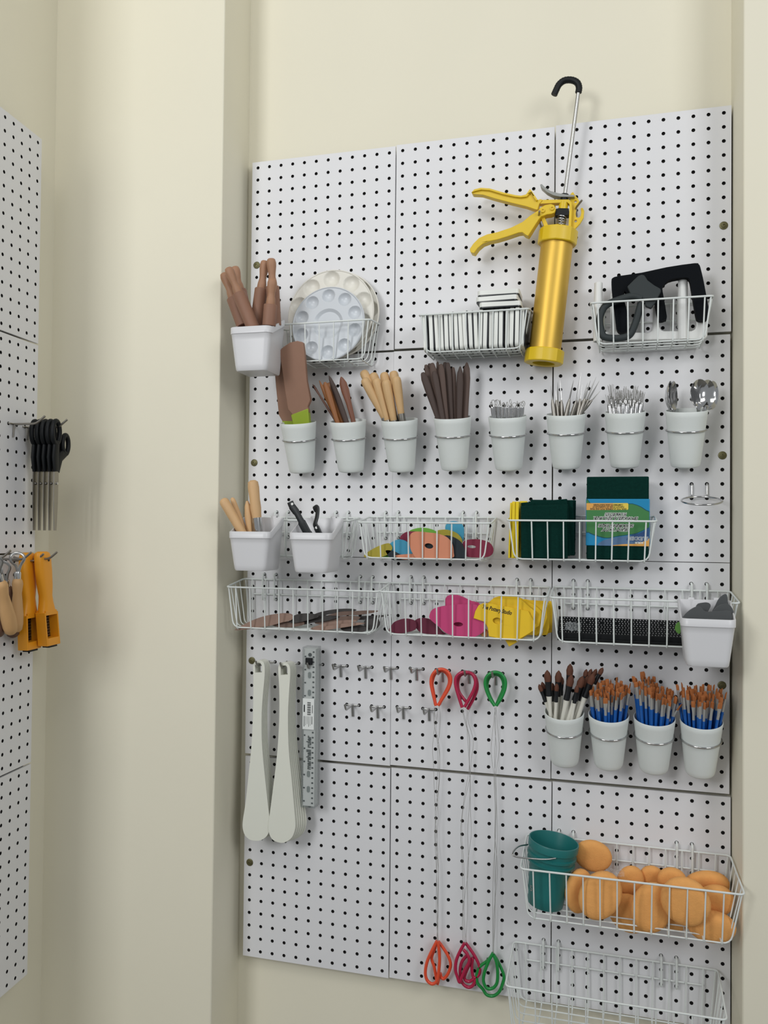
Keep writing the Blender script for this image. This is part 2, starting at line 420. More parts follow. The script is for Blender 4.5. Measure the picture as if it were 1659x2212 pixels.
def cup(key, label, x, zr):
    h, rb, rt = 98, 24.5, 35
    mb = MB(); zb = zr - 64
    o = lambda f: rb + (rt - rb) * f
    prof = [(0, 0), (rb - 4, 0), (rb - 1.5, .8), (rb - .2, 3)] + [(o(f), h * f) for f in (.1, .3, .5, .7, .9)] + [(rt, h - .8), (rt - .6, h), (rt - 1.4, h), (rt - 2, h - 1)] + [(o(f) - 2, h * f) for f in (.9, .6, .3, .06)] + [(rb - 3, 3), (0, 3)]
    CM[key] = droop(x, zr); mb.lathe(prof, CM[key] @ Matrix.Translation((x, -42, zb)), 40)
    solo('cup', mb, M['cup'], label, 'cup', 'white plastic cups in ring holders', smooth=45)
    CUPS[key] = (x, -42., zb, h, rb, rt)
for key, lab, r, c, row, cols, zr in (
  ('b1', 'brown paddles', 2, 1, 6, (5, 6), -579.8), ('b2', 'wooden modelling tools', 2, 1, 6, (9, 10), -579.3), ('b3', 'blond wooden handles', 2, 2, 6, (1, 2), -579.5),
  ('b4', 'dark brown sticks', 2, 2, 6, (5, 6), -577.7), ('b5', 'small wire loop tools', 2, 2, 6, (9, 10), -578.6), ('b6', 'steel needle tools', 2, 3, 6, (1, 2), -577),
  ('b7', 'little wire brushes', 2, 3, 6, (5, 6), -576), ('b8', 'steel spoons', 2, 3, 6, (9, 10), -576.5),
  ('e1', 'white handled paintbrushes', 3, 3, 11, (1, 2), -1106.5), ('e2', 'blue paintbrushes nearest the white handled brushes', 3, 3, 11, (4, 5), -1105.5),
  ('e3', 'tallest blue paintbrushes', 3, 3, 11, (7, 8), -1106), ('e4', 'blue paintbrushes beside the right wall', 3, 3, 11, (10, 11), -1106)):
    a = H(r, c, row, cols[0])[0]; b = H(r, c, row, cols[1])[0]
    x = (a + b) / 2
    ring_holder('chrome ring around the cup of ' + lab, x, zr, r, c, row, cols)
    cup(key, 'white tapered cup of ' + lab, x, zr)
ring_holder('empty chrome ring holder below the spoons cup', sum(H(2, 3, 11, k)[0] for k in (10, 11)) / 2, -699, 2, 3, 11, (10, 11))

# ------------------------------------------------------------------ rolling pins in the first bin
M.update(
 pinw=mat('brown_pin_wood', '8a6450', .6, var=.22, scale=60, grain=(1, 1, .12)),
 pinh=mat('worn_pin_wood', 'a1785c', .55, var=.25, scale=60, grain=(1, 1, .12)),
 blond=mat('blond_wood', 'cba777', .5, var=.16, scale=70, grain=(1, 1, .12)),
 beech=mat('beech_wood', 'd2ab7c', .55, var=.12, scale=70, grain=(1, 1, .12)),
 palb=mat('pale_blue_plastic', 'cbd0d5', .3),
 palc=mat('cream_plastic', 'e2dfd5', .35),
 tile=mat('white_tile', 'e6e8e2', .35, var=.02),
 glaze=mat('dark_glaze', '23282c', .3),
)
def rolling_pin(label, tip, jn, rim, zlow, r=12.5, m='pinw'):
    tip, jn, rim = Vector(tip), Vector(jn), Vector(rim)
    ax = (rim - tip).normalized(); hl = (jn - tip).length
    e = rim.copy(); q = rim.copy()
    while q.z > zlow:
        q = q + ax * 2; f = (q.z + 461.5) / 80
        if not (38 + 8 * (1 - f) + r + 1 < q.x + 8 and q.x < 110 - 8 * (1 - f) - r and -152 + r < q.y < -87 - r): break
        e = q.copy()
    L = (e - tip).length
    t = thing('rolling_pin', label, 'rolling pin', tuple(tip + ax * L), 'small rolling pins')
    mx = axis_m(tip + ax * L, tip); B = L - hl
    part('roller', MB().lathe([(0, 0), (r - 1, 0), (r, 1), (r, B - 1.5), (r - 1, B), (0, B)], mx, 28), M[m], t)
    part('handle', MB().lathe([(0, B - 2), (8.5, B - 2), (8.8, B + 3), (8.2, B + 10), (6.6, B + hl * .33), (6.8, B + hl * .45), (8.8, B + hl * .72), (9, B + hl * .85), (7.4, B + hl * .97), (5.5, B + hl), (0, B + hl)], mx, 24), M['pinh'], t)
G = 'brown rolling pin with turned handle, '
rolling_pin(G + 'front one leaning left in the bin', (20.3,-146.0,-265.9), (37.8,-140.0,-313.7), (64.7,-132.0,-374.4), -452)
rolling_pin(G + 'lowest tip, tucked behind the front left one', (-1.8,-120.0,-266.8), (17.6,-118.0,-314.1), (37.4,-114.0,-368.6), -452)
rolling_pin(G + 'handle just behind the front left tip', (15.3,-108.0,-251.9), (28.1,-106.0,-295.8), (42.0,-102.0,-366.0), -450)
rolling_pin(G + 'reddish, left of the tallest one', (80.3,-112.0,-246.5), (70.0,-110.0,-297.7), (62.2,-108.0,-368.5), -450)
rolling_pin(G + 'shorter one in front of the tallest', (110.3,-146.0,-292.8), (104.7,-142.0,-338.9), (101.0,-138.0,-377.8), -452)
rolling_pin(G + 'tallest one nearest the palettes', (96.8,-122.0,-246.7), (98.5,-118.0,-297.7), (100.5,-110.0,-371.1), -450)
# ------------------------------------------------------------------ palettes
def palette(label, c, d, R, rw, wr, rc, lean, m, rot=0, slot=False):
    wells = [(rw * math.cos(2 * math.pi * k / 10 + rot), rw * math.sin(2 * math.pi * k / 10 + rot)) for k in range(10)]
    nr, nt = 88, 280
    def hgt(x, z):
        r = math.hypot(x, z); h = 0
        for a, b in wells:
            q = math.hypot(x - a, z - b)
            if q < wr: h = 8 * (1 - (q / wr) ** 2.6)
        if r < rc: h = max(h, 4.5 * min(1, (rc - r) / 6))
        if r > R - 3: h = -1.6 * (1 - abs(r - (R - 1.5)) / 1.5)
        return h
    mb = MB(); cx, cz = c
    def pt(x, z, e): return Vector((cx + x, -(d + lean * z) + e, cz + z))
    for side in (0, 1):
        for i in range(nr + 1):
            r = R * i / nr
            for j in range(nt):
                a = 2 * math.pi * j / nt; x, z = r * math.cos(a), r * math.sin(a)
                mb.v.append(pt(x, z, hgt(x, z) + (2.2 if side else 0)))
    S = (nr + 1) * nt
    for i in range(nr):
        for j in range(nt):
            a, b, c2, e = i * nt + j, i * nt + (j + 1) % nt, (i + 1) * nt + (j + 1) % nt, (i + 1) * nt + j
            mb.f.append((a, e, c2, b)); mb.f.append((S + a, S + b, S + c2, S + e))
    for j in range(nt):
        a, b = nr * nt + j, nr * nt + (j + 1) % nt
        mb.f.append((a, S + a, S + b, b))
    return solo('paint_palette', mb, M[m], label, 'palette', 'round paint palettes', smooth=35)
pc = (189.4,-60.0,-359.7); palette('smaller pale blue round palette at the front of its basket', (pc[0], pc[2]), 60, 73.5, 56, 13, 30, -.12, 'palb', .35, True)
pc = (186.7,-38.0,-334.3); palette('large cream round palette behind the pale blue one', (pc[0], pc[2]), 38, 88, 69, 16.5, 36, -.1, 'palc', .33)
pc = (194.3,-24.0,-334.0); palette('large cream round palette closest to the pegboard', (pc[0], pc[2]), 24, 87, 69, 16.5, 36, -.08, 'palc', .1)
# ------------------------------------------------------------------ tiles
def rr2(w, h, r, n=4):
    o = []
    for sx, sz, a0 in ((1, 1, 0), (-1, 1, 90), (-1, -1, 180), (1, -1, 270)):
        for k in range(n + 1):
            a = math.radians(a0 + 90 * k / n); o.append((sx * (w / 2 - r) + r * math.cos(a), sz * (h / 2 - r) + r * math.sin(a)))
    return o
def tile(label, m, group, w=64, h=70, th=7):
    c = m.translation
    t = thing('ceramic_tile', label, 'tile', tuple(c), group)
    part('slab', MB().prism(rr2(w, h, 7), 0, th, m=m), M['tile'], t, 30, .8)
    part('glaze', MB().prism(rr2(w - .6, h - .6, 7), 2, 2, m=m), M['glaze'], t, 30)
random.seed(3)
TX = [q[0] for q in [(383.2,-74.0,-391.5),(394.8,-74.0,-392.1),(405.0,-74.0,-392.6),(413.6,-74.0,-393.1),(423.4,-74.0,-393.6),(431.8,-74.0,-394.0),(441.1,-74.0,-394.5),(449.9,-74.0,-395.0),(457.8,-74.0,-395.4),(467.5,-74.0,-395.9),(477.5,-74.0,-396.4),(486.2,-74.0,-396.9),(495.0,-74.0,-397.4),(504.9,-74.0,-397.9),(514.4,-74.0,-398.4),(523.0,-74.0,-398.8),(534.3,-74.0,-399.4),(542.1,-74.0,-399.9),(552.2,-74.0,-400.4),(561.1,-74.0,-400.9)]]
ORD = ['first', 'second', 'third', 'fourth', 'fifth', 'sixth', 'seventh', 'eighth', 'ninth', 'tenth', 'eleventh', 'twelfth', 'thirteenth', 'fourteenth', 'fifteenth', 'sixteenth', 'seventeenth']
for i, x in enumerate(TX):
    tl = (-.05 if i < 11 else .008) + random.uniform(-.012, .012)
    m = Matrix.Translation((x + 3.4, -42 + random.uniform(-2.5, 1.5), -388.5 + random.uniform(-2.5, 1))) @ Matrix.Rotation(tl, 4, 'Y') @ Matrix.Rotation(math.pi / 2, 4, 'Z')
    if i < 10: lab = 'white upright tile with a dark face, %s from the left end of its basket' % ORD[i]
    else: lab = 'white upright tile with a dark face, %s from the gold barrel end' % ORD[19 - i]
    tile(lab, m, 'upright tiles in the wire basket')
for i, (nm, dx, dz, rz) in enumerate((('bottom', 3, 0, .03), ('middle', -1.5, 11, -.04), ('top', 0, 21.8, .01))):
    m = Matrix.Translation((517.5 + dx, -44, -350 + dz)) @ Matrix.Rotation(rz, 4, 'Z') @ Matrix.Rotation(math.pi / 2, 4, 'X')
    tile('white tile lying flat, %s of the three stacked on top' % nm, m, 'tiles lying flat on the upright ones', 76, 62, 8.4)
# ------------------------------------------------------------------ extruder gun
t = thing('extruder_gun', 'yellow handled extruder gun with a gold barrel', 'extruder gun', (597.2,-38.0,-438.0))
ca, cb = Vector((620.0,-38.0,-223.4)), Vector((597.2,-38.0,-438.0)); ax = (cb - ca).normalized(); LL = (cb - ca).length
mx = axis_m(ca, cb)
part('barrel', MB().lathe([(0, 5), (28.6, 5), (28.6, LL), (0, LL)], mx, 48), M['gold'], t)
def cogcap(h0, h1, r, hole, flip=False):
    mb = MB(); n = 40; ls = []
    def ring(rr, h, facet=True):
        o = []
        for j in range(n):
            a = 2 * math.pi * j / n
            k = 1 + (.03 if facet and j % 5 == 0 else 0)
            o.append(mx @ Vector((rr * k * math.cos(a), rr * k * math.sin(a), h)))
        return o
    ls = [ring(hole, h0, 0), ring(r - 1, h0), ring(r, h0 + 1.5), ring(r, h1 - 1.5), ring(r - 1.2, h1), ring(hole, h1, 0), ring(hole - .5, h1 - 8, 0)]
    mb.loops(ls, cap0=True, cap1=True); return mb
part('collar', cogcap(-14, 12, 34, 26), M['yellow2'], t, 25)
part('end_cap', cogcap(LL - 12, LL + 12, 34, 20), M['yellow2'], t, 25)
part('nozzle_seat', MB().lathe([(0, LL + 3.5), (19, LL + 3.5), (19, LL + 5), (8, LL + 5), (8, LL + 4), (0, LL + 4)], mx, 24), M['dark'], t)
def gp(name, out, d, th, m, bv=1.5, holes=()): return part(name, MB().prism(out, d, th, holes), M[m], t, 40, bv, segs=3)
gp('fixed_handle', [(463.1,-127.3),(468.3,-122.1),(480.4,-120.4),(496.9,-123.1),(522.3,-133.1),(544.5,-140.2),(554.8,-142.3),(563.6,-140.9),(570.5,-131.6),(573.8,-135.2),(584.8,-153.0),(590.1,-151.8),(593.5,-154.2),(587.7,-160.3),(584.9,-171.1),(578.3,-169.6),(563.7,-162.9),(537.2,-154.0),(507.5,-143.4),(482.0,-133.3),(465.4,-130.7)], 47, 15, 'yellow', 2.5)
gp('handle_rib', [(463.8,-129.0),(469.0,-123.8),(481.0,-122.1),(497.5,-124.8),(522.8,-134.8),(545.0,-141.8),(555.2,-143.9),(564.0,-142.5),(570.9,-133.3),(574.1,-136.8),(585.1,-154.6),(582.2,-156.1),(572.0,-139.6),(565.5,-146.8),(554.5,-147.2),(543.5,-145.0),(521.4,-138.1),(497.5,-128.5),(481.8,-125.8),(470.5,-127.4)], 51, 22, 'yellow', .5)
gp('frame', [(583.9,-152.2),(640.0,-156.8),(645.0,-162.7),(645.5,-176.0),(643.8,-212.2),(639.3,-211.8),(641.2,-172.6),(641.2,-165.3),(637.2,-161.7),(589.7,-159.7),(585.4,-159.3)], 45, 14, 'yellow', 1.5)
gp('strut', [(589.1,-182.6),(596.4,-183.2),(606.6,-207.0),(598.7,-207.8)], 44, 12, 'yellow', 1.2)
gp('trigger', [(461.6,-234.3),(468.3,-225.0),(478.7,-215.4),(493.6,-209.9),(511.5,-207.6),(538.0,-201.0),(558.5,-192.4),(571.5,-182.4),(586.0,-174.2),(590.3,-169.4),(597.5,-165.7),(608.9,-164.5),(614.7,-167.3),(617.6,-174.2),(615.5,-180.6),(609.1,-182.9),(601.9,-183.0),(591.8,-185.8),(587.5,-190.5),(581.8,-198.9),(568.8,-219.2),(563.0,-216.5),(557.9,-211.6),(551.3,-211.8),(532.2,-216.9),(513.1,-221.2),(498.2,-223.0),(486.3,-226.5),(477.3,-233.3),(469.9,-243.2),(463.1,-240.4)], 52, 20, 'yellow', 3.5)
for q in ((594.7,-54.0,-175.7), (611.1,-54.0,-173.1)):
    part('rivet', MB().lathe([(0, 0), (3.6, 0), (3.6, 3), (2, 3), (2, 1.5), (0, 1.5)], Matrix.Translation((q[0], -51.5, q[2])) @ Matrix.Rotation(math.pi / 2, 4, 'X'), 16), M['yellow'], t)
gp('hook_plate', [(641.6,-154.2),(642.3,-143.1),(646.6,-139.9),(650.2,-146.1),(655.2,-152.5),(658.1,-158.7),(655.3,-165.8),(652.4,-172.9),(651.5,-180.2),(652.5,-186.1),(656.1,-188.2),(659.9,-186.1),(661.3,-179.6),(660.3,-170.7),(663.8,-170.3),(666.7,-176.4),(665.6,-188.8),(659.7,-198.6),(645.5,-213.5),(643.4,-211.9)], 36, 6, 'yellow', 1,
   (circ(*[(651.2,-34.0,-158.3)[i] for i in (0, 2)], 2.2, 2.2, 10), circ(*[(651.7,-34.0,-193.7)[i] for i in (0, 2)], 2.4, 2.4, 10)))
gp('release_lever', [(588.8,-125.1),(591.7,-124.3),(596.8,-130.0),(606.9,-138.4),(621.3,-144.0),(638.5,-148.3),(649.9,-150.0),(649.9,-153.2),(638.5,-152.4),(624.2,-150.7),(612.7,-147.1),(601.2,-140.1),(591.0,-130.2)], 46, 16, 'greyl', 1.5)
gp('lock_block', [(615.6,-172.5),(623.5,-171.0),(640.0,-173.2),(639.8,-185.7),(630.0,-185.6),(615.7,-184.0)], 46, 16, 'black', 2)
gr0, gr1 = Vector((632.7,-38.0,-142.3)), Vector((655.3,-38.0,39.2))
axr = (gr1 - gr0).normalized()
part('rod', MB().tube([gr0 - axr * 92, gr1 + axr * 4], 3.5, 12), M['steel'], t)
part('rod_sleeve', MB().tube([gr0 - axr * 30, gr0 - axr * 16], 8.3, 20), M['yellow'], t)
part('rod_nut', MB().tube([gr0 - axr * 14, gr0 - axr * 2], 7, 14), M['black'], t)
sp0 = gr0 - axr * 42; u1 = axr.cross(Vector((0, 1, 0))).normalized(); u2 = axr.cross(u1)
part('spring', MB().tube([sp0 - axr * (28 * k / 72) + u1 * 8 * math.cos(k * math.pi / 6) + u2 * 8 * math.sin(k * math.pi / 6) for k in range(73)], 1.3, 6), M['steel'], t, 60)
hp = spline([(655.3,-38.0,38.5),(656.5,-38.0,48.0),(653.0,-38.0,57.4),(643.0,-38.0,63.4),(630.6,-38.0,64.2),(621.2,-38.0,58.3),(616.0,-38.0,48.8),(612.1,-38.0,40.1)], 6)
part('rod_hook', MB().tube(hp, [5.6 + (.5 if k % 2 else 0) for k in range(len(hp))], 14), M['black'], t, 60)
def peg(label, hx, hz, out, tip, rise=9, group='plain steel pegs through the pegboard'):
    return solo('peg_hook', MB().tube(fillet([(hx, 4, hz), (hx, -out, hz), (tip[0], tip[1], tip[2])], 6), 1.9, 8), M['satin'], label, 'hook', group, loc=(hx, 0, hz), smooth=60)
ph = (652.0,-6.0,-171.4); q = (663.3,-52.0,-163.1); peg('steel peg through the yellow plate beside the spring', ph[0], ph[2], 40, q)
ph = (586.5,-6.0,-198.8); q = (589.2,-62.0,-179.7); peg('steel peg between the gun trigger and the collar', ph[0], ph[2] + 14, 46, q)
# ------------------------------------------------------------------ right-hand top basket
t = solo('clay_cutter_bracket', MB().prism(smooth2([(714.4,-313.7),(716.7,-307.3),(727.8,-304.7),(765.6,-301.6),(807.1,-295.1),(852.0,-291.5),(858.8,-293.9),(861.7,-299.9),(866.9,-324.0),(871.0,-347.3),(875.0,-370.5),(875.0,-379.1),(872.7,-389.0),(867.0,-390.4),(859.0,-389.4),(855.6,-385.1),(852.2,-366.2),(846.7,-331.3),(844.0,-318.8),(838.5,-315.1),(823.6,-315.2),(809.9,-317.9),(803.1,-323.9),(799.7,-331.0),(801.8,-345.7),(807.4,-380.9),(804.6,-385.8),(797.8,-387.3),(794.3,-385.7),(791.5,-377.1),(788.0,-359.4),(783.8,-344.5),(765.8,-341.9),(740.6,-335.8),(737.0,-331.2),(735.7,-345.8),(740.7,-365.2),(742.9,-399.2),(740.9,-403.5),(733.8,-404.3),(726.8,-402.7),(723.2,-393.7),(719.5,-364.0),(715.9,-334.2)], 2), 56, 18),
         M['foamb'], 'black foam covered M shaped bracket leaning in its basket', 'bracket', bevel=6, segs=4)
t = thing('grey_clamp', 'dark grey plastic clamp with a looped handle', 'clamp', (723.9,-74.0,-417.9))
part('head', MB().prism([(741.0,-329.3),(751.4,-319.1),(759.6,-311.7),(765.2,-310.4),(769.3,-311.7),(774.8,-320.8),(785.8,-330.2),(795.7,-336.7),(796.8,-341.3),(792.7,-349.4),(787.3,-360.6),(780.5,-369.7),(771.6,-365.4),(768.3,-352.2),(751.5,-348.9),(745.9,-341.3)], 74, 9), M['grey'], t, 40, 2)
lp = spline([Vector((a[0], -(70), a[1])) for a in [(765.4,-350.9),(750.2,-345.6),(726.5,-350.6),(706.1,-358.9),(697.7,-371.6),(694.9,-386.1),(698.6,-406.9),(704.5,-414.6),(721.2,-417.6),(737.9,-416.3),(747.0,-410.9),(754.5,-393.9),(761.1,-371.0),(764.1,-358.1)]], 5)
part('loop_handle', MB().tube(lp, [(6.2, 5.5)] * len(lp), 12, up=(0, 1, 0)), M['grey'], t, 60)
for lab, b, e, r in (('white plastic tube standing left in the bracket basket', (691.0,-40.0,-415.4), (692.1,-30.0,-307.5), 7.4), ('white plastic tube standing inside the black bracket', (835.1,-36.0,-418.1), (834.8,-36.0,-309.5), 8.2)):
    mx2 = axis_m(b, e); l2 = (Vector(e) - Vector(b)).length
    solo('plastic_tube', MB().lathe([(0, 4), (r - 1.6, 4), (r - 1.6, 0), (r, 0), (r, l2 - .6), (r - .6, l2), (r - 1.6, l2), (r - 1.6, l2 - 30), (0, l2 - 30)], mx2, 24), M['pvc'], lab, 'tube', 'white plastic tubes')
solo('cutter_frame', MB().prism([(702.4,-412.3),(702.4,-396.4),(713.2,-397.0),(712.9,-328.5),(722.6,-326.9),(722.9,-396.0),(729.8,-399.4),(778.2,-402.0),(783.8,-399.3),(785.2,-390.5),(785.1,-354.8),(794.9,-355.4),(795.8,-391.0),(798.6,-398.6),(803.5,-400.6),(849.3,-403.1),(855.4,-400.2),(857.5,-393.0),(857.4,-378.3),(876.6,-380.9),(875.3,-412.9),(869.9,-419.2)], 34, 10), M['pvc'], 'white E shaped plastic frame at the bottom of the bracket basket', 'frame', bevel=2)

# ------------------------------------------------------------------ tools standing in the cups
M.update(
 padb=mat('brown_paddle', '94705c', .6, var=.07, scale=40), padg=mat('lime_sleeve', '93a82b', .5),
 w1=mat('dark_red_wood', '5e3a2c', .5, var=.25, scale=80, grain=(1, 1, .15)), w2=mat('amber_wood', '8a5527', .5, var=.25, scale=80, grain=(1, 1, .15)), w3=mat('chestnut_wood', '74452f', .5, var=.25, scale=80, grain=(1, 1, .15)),
 w4=mat('grey_brown_wood', '54423a', .65, var=.22, scale=80, grain=(1, 1, .15)), w5=mat('umber_wood', '453630', .65, var=.22, scale=80, grain=(1, 1, .15)),
 blueh=mat('blue_handle', '1f62b4', .35), whiteh=mat('white_brush_handle', 'd9d7cc', .4), blackf=mat('black_ferrule', '121417', .35),
 bris=mat('tan_bristle', 'b06a38', .8, var=.3, scale=500, grain=(1, 1, .1)), brisd=mat('dark_bristle', '5b3524', .8, var=.4, scale=400, grain=(1, 1, .1)), brisp=mat('pale_bristle', 'cdb9b0', .8),
 alu=mat('aluminium_ferrule', 'd2d2cf', .35, .6), wirem=mat('grey_wire', 'a3a29d', .4, .45),
)
def walk(tip, rim, zlow, inside):
    # straight line from the tip past the rim point, followed down until it would leave the container
    tip, rim = Vector(tip), Vector(rim); d = (rim - tip).normalized(); e = rim.copy(); q = rim.copy()
    while q.z > zlow:
        q = q + d * 2
        if not inside(q): break
        e = q.copy()
    return e
def into(key, tip, rim, lift=6, marg=8):
    cx, cy, zb, h, rb, rt = CUPS[key]; T = CM[key]; Ti = T.inverted(); tip = Ti @ Vector(tip); rim = Ti @ Vector(rim)
    d = (rim - tip).normalized(); rim = tip + d * ((zb + h - tip.z) / d.z)
    o = Vector((rim.x - cx, rim.y - cy, 0)); lim = rt - marg - 1
    if o.length > lim: o = o.normalized() * lim
    rim = Vector((cx + o.x, cy + o.y, zb + h))
    return T @ walk(tip, rim, zb + lift, lambda q: math.hypot(q.x - cx, q.y - cy) < rb + (rt - rb) * (q.z - zb) / h - marg + .5)
def blade(name, key, label, cat, group, tip, rim, prof, m, curve=0.):
    # prof: (fraction from the bottom, half width, half thickness)
    b = into(key, tip, rim); tip = Vector(tip); ax = tip - b
    side = Vector((1, 0, 0)) * curve
    pts = [b + ax * f + side * math.sin(math.pi * f) for f, a, c in prof]
    return solo(name, MB().tube(pts, [(a, c) for f, a, c in prof], 12, up=(0, 1, 0)), M[m], label, cat, group, loc=tuple(b), smooth=50)
# brown paddles with lime sleeves
def leaning(name, out, top, bot, th, m, t, bv):
    # top, bot: (z, depth) of the leaning front face
    k = (top[1] - bot[1]) / (top[0] - bot[0])
    return part(name, MB().prism(out, bot[1], th, k=k, zr=bot[0]), M[m], t, 40, bv)
t = thing('brown_paddle', 'brown paddle with a lime green sleeve, front one of two', 'paddle', (135.2,-50.0,-601.2), 'brown paddles')
za, zc = (141.5,-98.0,-398.7)[2], (134.9,-56.0,-553.8)[2]
leaning('blade', [(103.3,-415.9),(110.5,-409.1),(125.8,-401.1),(141.5,-398.7),(152.8,-401.6),(154.0,-420.0),(154.0,-471.7),(158.6,-506.7),(151.7,-519.2),(153.2,-524.1),(153.1,-530.3),(118.9,-534.7),(117.6,-532.0),(110.2,-522.9),(107.3,-487.4)], (za, 98), (zc, 56), 10, 'padb', t, 1.5)
leaning('sleeve', [(116.3,-533.8),(152.6,-522.7),(152.9,-554.3),(147.6,-593.6),(124.5,-593.2),(119.2,-553.5)], (za, 99.5), (zc, 57.5), 13, 'padg', t, 1.5)
t = thing('brown_paddle', 'brown paddle with a lime green sleeve, tucked behind the other', 'paddle', (106.2,-32.0,-593.4), 'brown paddles')
za, zc = (107.2,-84.0,-417.1)[2], (108.8,-40.0,-551.3)[2]
leaning('blade', [(86.4,-424.7),(91.9,-421.0),(100.2,-417.6),(117.0,-416.7),(121.6,-427.1),(120.5,-468.5),(125.9,-507.2),(119.7,-526.5),(119.6,-544.4),(90.7,-543.7),(84.2,-530.9),(84.7,-477.7)], (za, 84), (zc, 40), 10, 'padb', t, 1.5)
leaning('sleeve', [(89.8,-542.7),(118.7,-543.5),(117.8,-551.5),(112.7,-587.6),(98.7,-587.3),(93.2,-550.9)], (za, 85), (zc, 41.5), 13, 'padg', t, 1.5)
# wooden modelling tools
g = 'wooden modelling tools in one cup'
leaf = [(0, 3, 2), (.35, 3.4, 2.2), (.6, 4.5, 2.4), (.8, 5, 2), (.93, 3, 1.4), (1, .5, .5)]
pin_ = [(0, 2.4, 2), (.5, 2.6, 2), (.85, 1.8, 1.6), (.94, 2.6, 1.8), (1, .5, .5)]
wide = [(0, 4.5, 2.2), (.4, 5, 2.4), (.7, 6, 2.4), (.86, 5.5, 2), (.96, 3, 1.4), (1, .6, .5)]
blade('modelling_tool', 'b2', 'thin dark wooden modelling tool leaning furthest left', 'tool', g, (156.5,-52.0,-474.1), (196.4,-46.0,-548.6), pin_, 'w1')
blade('modelling_tool', 'b2', 'amber wooden modelling tool with a thin pointed tip', 'tool', g, (167.0,-44.0,-465.7), (200.9,-42.0,-548.2), leaf, 'w2', 1.5)
blade('modelling_tool', 'b2', 'amber wooden modelling tool with a rounded tip, front', 'tool', g, (184.0,-60.0,-472.4), (209.5,-56.0,-550.1), [(0, 3, 2.2), (.5, 4.5, 2.4), (.85, 6.2, 2.2), (.97, 5, 2), (1, 2, 1)], 'w2')
blade('modelling_tool', 'b2', 'amber wooden modelling tool with a rounded tip, behind', 'tool', g, (184.7,-40.0,-469.9), (210.8,-40.0,-548.2), [(0, 3, 2.2), (.5, 4, 2.4), (.85, 5.8, 2.2), (.97, 4.6, 2), (1, 2, 1)], 'w2', 2)
blade('modelling_tool', 'b2', 'dark curved wooden modelling tool with a pointed tip', 'tool', g, (187.7,-46.0,-457.6), (220.8,-44.0,-548.5), wide, 'w5', 3)
blade('modelling_tool', 'b2', 'reddish wooden modelling tool with a knife shaped tip', 'tool', g, (214.2,-52.0,-461.5), (237.4,-48.0,-548.9), [(0, 4, 2.2), (.4, 4.6, 2.4), (.62, 5.6, 2.2), (.8, 8, 2), (.9, 7.4, 1.8), (.98, 3, 1.2), (1, .6, .5)], 'w3', 2)
# blond handles
def handled(key, label, tip, rim, r0, r1, group):
    b = into(key, tip, rim); tip = Vector(tip); L = (tip - b).length; mx = axis_m(b, tip)
    t = thing('wood_handled_tool', label, 'tool', tuple(b), group)
    f = .52
    part('handle', MB().lathe([(0, L * f), (r0 - .8, L * f), (r0, L * f + 2), (r0 + .2, L * .6), (r1, L * .82), (r1 + .2, L - 9), (r1 - .6, L - 4), (r1 - 2.5, L - 1.2), (r1 - 5, L), (0, L)], mx, 20), M['blond'], t)
    part('ferrule', MB().lathe([(0, L * .35), (r0 - 1.5, L * .35), (r0 + .3, L * .42), (r0 + .3, L * f + 4), (0, L * f + 4)], mx, 16), M['satin'], t)
    part('shank', MB().lathe([(0, 0), (2.2, 0), (2.6, L * .36), (0, L * .36)], mx, 10), M['satin'], t)
g = 'blond handled tools in one cup'
for i, (a, b) in enumerate((((265.6,-70.0,-470.0), (294.9,-58.0,-542.6)), ((288.6,-68.0,-470.5), (306.9,-58.0,-542.9)), ((308.6,-72.0,-474.6), (320.8,-60.0,-545.3)), ((328.1,-70.0,-468.8), (336.4,-58.0,-542.8)),
        ((254.9,-42.0,-450.0), (288.3,-38.0,-535.2)), ((274.4,-42.0,-455.0), (302.3,-38.0,-535.6)), ((296.4,-42.0,-454.8), (316.4,-38.0,-536.0)), ((315.1,-42.0,-453.0), (331.3,-38.0,-536.4)))):
    o = ('first', 'second', 'third', 'fourth')[i % 4]
    handled('b3', 'round blond wooden tool handle, %s from the left in the %s row' % (o, 'front' if i < 4 else 'back'), a, b, 6.2, 8.6, g)
# dark brown sticks
random.seed(11)
ST = [((376.6,-62.0,-461.7), (399.8,-60.0,-547.1), 'w5', 7, 'with a rounded tip, front left corner'), ((378.6,-44.0,-443.9), (402.1,-44.0,-545.1), 'w4', 6, 'with a blunt tip, second along the left edge'),
 ((384.0,-40.0,-441.1), (404.3,-38.0,-544.4), 'w5', 5.5, 'with a blunt tip, third along the left edge'), ((393.1,-56.0,-443.5), (410.9,-54.0,-546.6), 'w4', 7, 'with a broad blunt tip'),
 ((399.2,-36.0,-437.2), (412.9,-36.0,-544.4), 'w4', 4, 'with a needle thin tip'), ((410.7,-60.0,-446.9), (421.5,-60.0,-547.7), 'w4', 6, 'with a flat pale tip'), ((413.8,-38.0,-439.6), (422.3,-40.0,-545.1), 'w5', 6, 'slim and curved, in the middle back'),
 ((421.5,-50.0,-442.8), (428.0,-50.0,-546.6), 'w5', 6.5, 'broad and slightly curved, in the middle'), ((430.8,-44.0,-450.9), (433.5,-44.0,-545.9), 'w4', 5.5, 'with a round end beside the gap'),
 ((446.4,-56.0,-451.9), (444.8,-54.0,-547.5), 'w5', 6.5, 'with a slanted tip, second from the right'), ((456.3,-42.0,-442.2), (453.7,-44.0,-545.5), 'w4', 7.5, 'with a slanted tip, furthest right'), ((399.3,-66.0,-460.6), (416.1,-66.0,-548.3), 'w5', 6, 'lower one at the front')]
